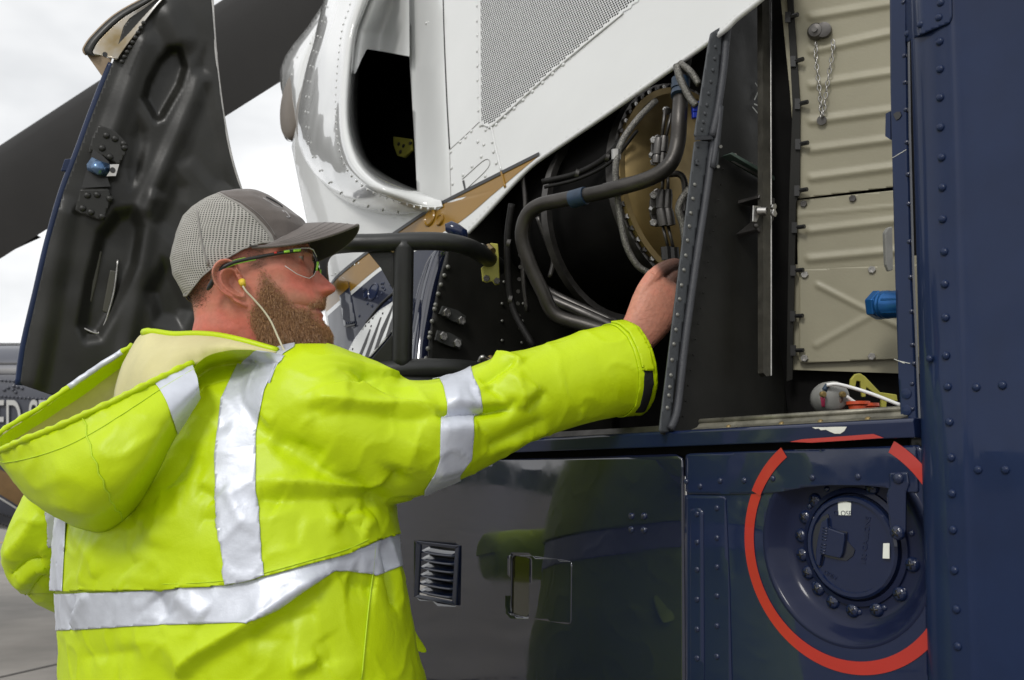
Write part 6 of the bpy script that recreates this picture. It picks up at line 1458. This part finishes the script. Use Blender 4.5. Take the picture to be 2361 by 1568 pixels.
def cappiece(name, fields, mt, off=0.0, solid=.0025):
    bm = bmesh.new(); [bm.verts.layers.float.new(n) for n in ['f%d' % i for i in range(len(fields))] + ['u', 'v']]; lay = [bm.verts.layers.float['f%d' % i] for i in range(len(fields))]; lu = bm.verts.layers.float['u']; lv = bm.verts.layers.float['v']; vsx = [bm.verts.new(p) for p in pts]
    for i, v in enumerate(vsx):
        for l, f in zip(lay, fields): v[l] = float(f[i])
        v[lu], v[lv] = uvs[i]
    for f in FCS:
        try: bm.faces.new([vsx[i] for i in f])
        except ValueError: pass
    bmesh.ops.triangulate(bm, faces=[f for f in bm.faces if len(f.verts) > 4])
    al = lay + [lu, lv]
    for l in lay:
        for e in list(bm.edges):
            a, b = e.verts; fa, fb = a[l], b[l]
            if fa * fb < 0:
                t = fa / (fa - fb); va = [a[x] for x in al]; vb = [b[x] for x in al]; _, nv = bmesh.utils.edge_split(e, a, t)
                for x, p, q in zip(al, va, vb): nv[x] = p + (q - p) * t
                nv[l] = 0.0
        bmesh.ops.connect_verts(bm, verts=[v for v in bm.verts if v[l] == 0.0])
        bmesh.ops.delete(bm, geom=[f for f in bm.faces if sum(v[l] for v in f.verts) <= 0], context='FACES')
    bmesh.ops.delete(bm, geom=[v for v in bm.verts if not v.link_faces], context='VERTS')
    bmesh.ops.recalc_face_normals(bm, faces=bm.faces); bm.normal_update()
    if sum((f.calc_center_median() - HO).dot(f.normal) for f in bm.faces) < 0: bmesh.ops.reverse_faces(bm, faces=bm.faces); bm.normal_update()
    if off:
        for v in bm.verts: v.co += v.normal * off
    ul = bm.loops.layers.uv.new('UVMap')
    for f in bm.faces:
        us = [l.vert[lu] for l in f.loops]; big = max(us) - min(us) > 60
        for l in f.loops: l[ul].uv = (l.vert[lu] + (2 * math.pi * .088 / .0042 if big and l.vert[lu] < 60 else 0), l.vert[lv])
    me = bpy.data.meshes.new(name); bm.to_mesh(me); bm.free(); return link(name, me, mt, cap_o, smooth=True, solid=solid)
meshm = mat('cap_mesh_net', (.40, .39, .355), .8)
t_ = meshm.node_tree; b_ = t_.nodes['Principled BSDF']; uvn = t_.nodes.new('ShaderNodeUVMap'); sp = t_.nodes.new('ShaderNodeSeparateXYZ'); t_.links.new(uvn.outputs['UV'], sp.inputs['Vector'])
def mth(op, a, b=None):
    n = t_.nodes.new('ShaderNodeMath'); n.operation = op
    for i, x in enumerate((a, b)):
        if x is None: continue
        if isinstance(x, (int, float)): n.inputs[i].default_value = x
        else: t_.links.new(x, n.inputs[i])
    return n.outputs[0]
sx = mth('ABSOLUTE', mth('SUBTRACT', mth('FRACT', sp.outputs['X']), .5)); sy = mth('ABSOLUTE', mth('SUBTRACT', mth('FRACT', sp.outputs['Y']), .5))
hole = mth('MULTIPLY', mth('LESS_THAN', sx, .27), mth('LESS_THAN', sy, .27))
al_ = mth('SUBTRACT', 1.0, mth('MULTIPLY', hole, .92)); t_.links.new(al_, b_.inputs['Alpha'])
crown = cappiece('front_panel', [edge_f, seam_f], capc, .0012)
netp = cappiece('mesh_back', [edge_f, -seam_f], meshm, 0, solid=0)
cappiece('seam_binding', [edge_f, 3.5 - seam_f, seam_f + 9.5], mat('cap_binding', (.27, .26, .24), .85, bump=.4, bscale=400), .0006, .001)
inner = cappiece('mesh_underlayer', [edge_f - 1, -seam_f], mat('cap_dark_inner', (.045, .043, .040), .9), -.004, 0)
cappiece('edge_binding', [edge_f, 5 - edge_f, -seam_f], mat('cap_edge_binding', (.28, .27, .245), .85, bump=.4, bscale=400), .0008, .001)
MB().tube([wld(*p) for p in [(loc(P(*proj(hp(u, v, -.086 + .02 * max(0, (520 - v) / 70)))[:3]))) for u, v in ()]] or [wld(-.03, 0, zv(447)), wld(-.03, 0, zv(445))], .006, 12).build('top_button', capc, cap_o, smooth=True)
# brim
def brim_pt(y, q):
    yn = min(1, abs(y) / .0905); xr = .004 + .078 * math.sqrt(max(0, 1 - yn ** 2)); xo = .004 + .170 * max(0, 1 - yn ** 2.5) ** .55
    z = zv(513) - .066 * (abs(y) / .0905) ** 1.8 - .006 * q * 0 + .003 * math.sin(q * math.pi)
    return wld(lerp(xr - .004, xo, q), y, z)
ys = [.0905 * math.sin(math.pi * (k / 48 - .5)) for k in range(49)]
Gb = [[brim_pt(y, q / 14) for y in ys] for q in range(15)]
brim = MB().grid(Gb).build('brim', capc, cap_o, smooth=True)
brim.data.materials.append(capc2)
bm = bmesh.new(); bm.from_mesh(brim.data)
if sum(f.normal.z for f in bm.faces) < 0: bmesh.ops.reverse_faces(bm, faces=bm.faces)
bm.to_mesh(brim.data); bm.free(); sm_ = brim.modifiers.new('solid', 'SOLIDIFY'); sm_.thickness = .0034; sm_.offset = -1; sm_.material_offset = 1
MB().tube(Gb[14], .0024, 8).build('brim_edge', capc, brim, smooth=True)
for q in (.42, .56, .70, .82):
    MB().tube([brim_pt(y * .93, q) + HZ * .0004 for y in ys], .0003, 5).build('brim_stitch', stm, brim, smooth=True)
bvc = BVHTree.FromPolygons([Vector(p) for p in pts], [f for f in FCS if len(f) == 3])
def capline(px_, r, mt, name, off=.0024):
    q = []
    for u, v in crv2(px_, 4):
        h = bvc.ray_cast(C, ray(u, v).normalized())
        if h[0] is not None: q.append(h[0] - ray(u, v).normalized() * off)
    if len(q) > 1: return MB().tube(q, r, 6).build(name, mt, cap_o, smooth=True)
capline([(535, 456), (565, 470), (598, 495), (622, 522), (636, 545)], .0006, stm, 'seam_stitch')
logo = mat('cap_logo', (.34, .33, .33), .6)
c1_ = [(651, 487), (654, 484), (660, 487), (667, 495), (669, 500), (666, 502), (661, 498)]
capline([(656, 490), (652, 486), (657, 487), (664, 494), (668, 500), (664, 501), (661, 499)], .0012, logo, 'logo_letter')
capline([(607, 457), (622, 466), (636, 475), (650, 480)], .0013, logo, 'logo_edge')
capline([(613, 456), (628, 463), (642, 472), (650, 478)], .003, mat('logo_black', (.02, .02, .02), .7), 'logo_patch', .001)
netb = [k2(*p) for p in ((395, 300), (410, 420), (440, 600), (490, 760))]
capline(netb, .0022, MT['cap_binding'], 'mesh_seam', .0006)

# ------------------------------------------------------------------ safety glasses and ear plug
gl = thing('safety_glasses', 'clear safety glasses with black and lime temples on the mechanic', 'glasses', wld(.08, -.03, .03))
lens = bpy.data.materials.new('clear_lens'); lens.use_nodes = True; t_ = lens.node_tree; t_.nodes.clear()
oo = t_.nodes.new('ShaderNodeOutputMaterial'); mxs = t_.nodes.new('ShaderNodeMixShader'); tr_ = t_.nodes.new('ShaderNodeBsdfTransparent'); gls = t_.nodes.new('ShaderNodeBsdfGlossy'); lw = t_.nodes.new('ShaderNodeLayerWeight')
tr_.inputs['Color'].default_value = (.90, .91, .88, 1); gls.inputs['Roughness'].default_value = .03; lw.inputs['Blend'].default_value = .14
t_.links.new(lw.outputs['Fresnel'], mxs.inputs['Fac']); t_.links.new(tr_.outputs['BSDF'], mxs.inputs[1]); t_.links.new(gls.outputs['BSDF'], mxs.inputs[2]); t_.links.new(mxs.outputs['Shader'], oo.inputs['Surface'])
lime = mat('lime_plastic', (.30, .62, .05), .35); blk = mat('black_plastic', (.012, .013, .012), .35); redp = mat('red_plastic', (.6, .03, .02), .4)
def lens_y(u): return float(np.interp(u, [640, 657, 685, 710, 724, 731], [-.076, -.073, -.066, -.055, -.042, -.028]))
def lensg(side):
    lo = [(657, 613), (670, 622), (685, 632), (700, 638), (713, 642), (723, 635), (729, 624)]; up = [(657, 578), (668, 576), (682, 574), (698, 572), (713, 572), (722, 576), (730, 592)]
    rows = []
    for t in [k / 8 for k in range(9)]:
        row = []
        for a, b in zip(up, lo):
            u, v = lerp(a[0], b[0], t), lerp(a[1], b[1], t); p = loc(hp(u, v, lens_y(u))); row.append(wld(p.x + .002 * math.sin(math.pi * t), p.y * side, p.z))
        rows.append(row)
    o = MB().grid(rows).build('lens', lens, gl, smooth=True)
    MB().tube(rows[8] + [rows[i][-1] for i in (7, 6)], .0007, 6).build('lens_rim', mat('clear_rim', (.5, .5, .48), .2) if 'clear_rim' not in MT else MT['clear_rim'], o, smooth=True)
    MB().tube(rows[0], .0012, 6).build('lens_rim', mat('clear_rim', (.5, .5, .48), .2) if 'clear_rim' not in MT else MT['clear_rim'], o, smooth=True)
    MB().tube([rows[i][-1] for i in range(3, 9)], .0022, 8).build('nose_pad', lime, o, smooth=True)
    tp_ = [(693, 578, -.069), (672, 580, -.0755), (650, 583, -.0795), (620, 588, -.083), (590, 594, -.086), (560, 600, -.089), (534, 607, -.091), (510, 620, -.092), (494, 642, -.090), (484, 660, -.087), (478, 669, -.085)]
    q = []
    for u, v, y in tp_:
        p = loc(hp(u, v, y)); q.append(wld(p.x, p.y * side, p.z))
    q = catmull(q, 5); tm = MB().tube(q, [float(x) for x in np.interp(np.linspace(0, 1, len(q)), [0, .12, .3, .55, .7, .9, 1], [.0028, .0032, .0028, .0034, .0038, .0042, .0022])], 10).build('temple', blk, gl, smooth=True)
    MB().tube([p - HZ * .0034 for p in q[20:46]], .0012, 6).build('temple_edge', lime, tm, smooth=True)
    MB().tube([p + HZ * .0032 for p in q[24:50]], .0010, 6).build('temple_edge', lime, tm, smooth=True)
    MB().tube([p - HY * side * .0028 + HZ * .0004 for p in q[0:5]], .0024, 8).build('temple_hinge', lime, tm, smooth=True)
    MB().tube([p - HY * side * .0026 + HZ * .0004 for p in q[6:10]], .0022, 8).build('temple_hinge', lime, tm, smooth=True)
    MB().tube([p - HY * side * .0022 + HZ * .0014 for p in q[12:14]], .0018, 8).build('temple_accent', redp, tm, smooth=True)
lensg(1); lensg(-1)
yel = mat('yellow_foam', (.72, .52, .04), .6, var=.06, vscale=90)
ep = thing('ear_plug', 'yellow corded ear plug in the ear of the mechanic', 'ear plug', hp(559, 660, -.085))
MB().lathe([(.0, -.006), (.0045, -.004), (.0052, .0), (.0045, .006), (.0055, .009), (.004, .012), (0, .0125)], hp(560, 656, -.080), -HY * 1.0 + HZ * .1, 14, cap=False).build('plug', yel, ep, smooth=True)
MB().lathe([(.0, -.002), (.0055, -.001), (.006, .002), (.003, .0045), (0, .005)], hp(558, 650, -.084), (-HY + HZ * .6).normalized(), 14, cap=False).build('plug_flange', yel, ep, smooth=True)
MB().tube(catmull([hp(u, v, y) for u, v, y in ((560, 660, -.093), (568, 672, -.096), (585, 690, -.094), (607, 715, -.092), (625, 742, -.094), (640, 775, -.10), (650, 797, -.108), (659, 815, -.115))], 6), .0017, 8).build('cord', mat('cord', (.50, .47, .34), .6), ep, smooth=True)
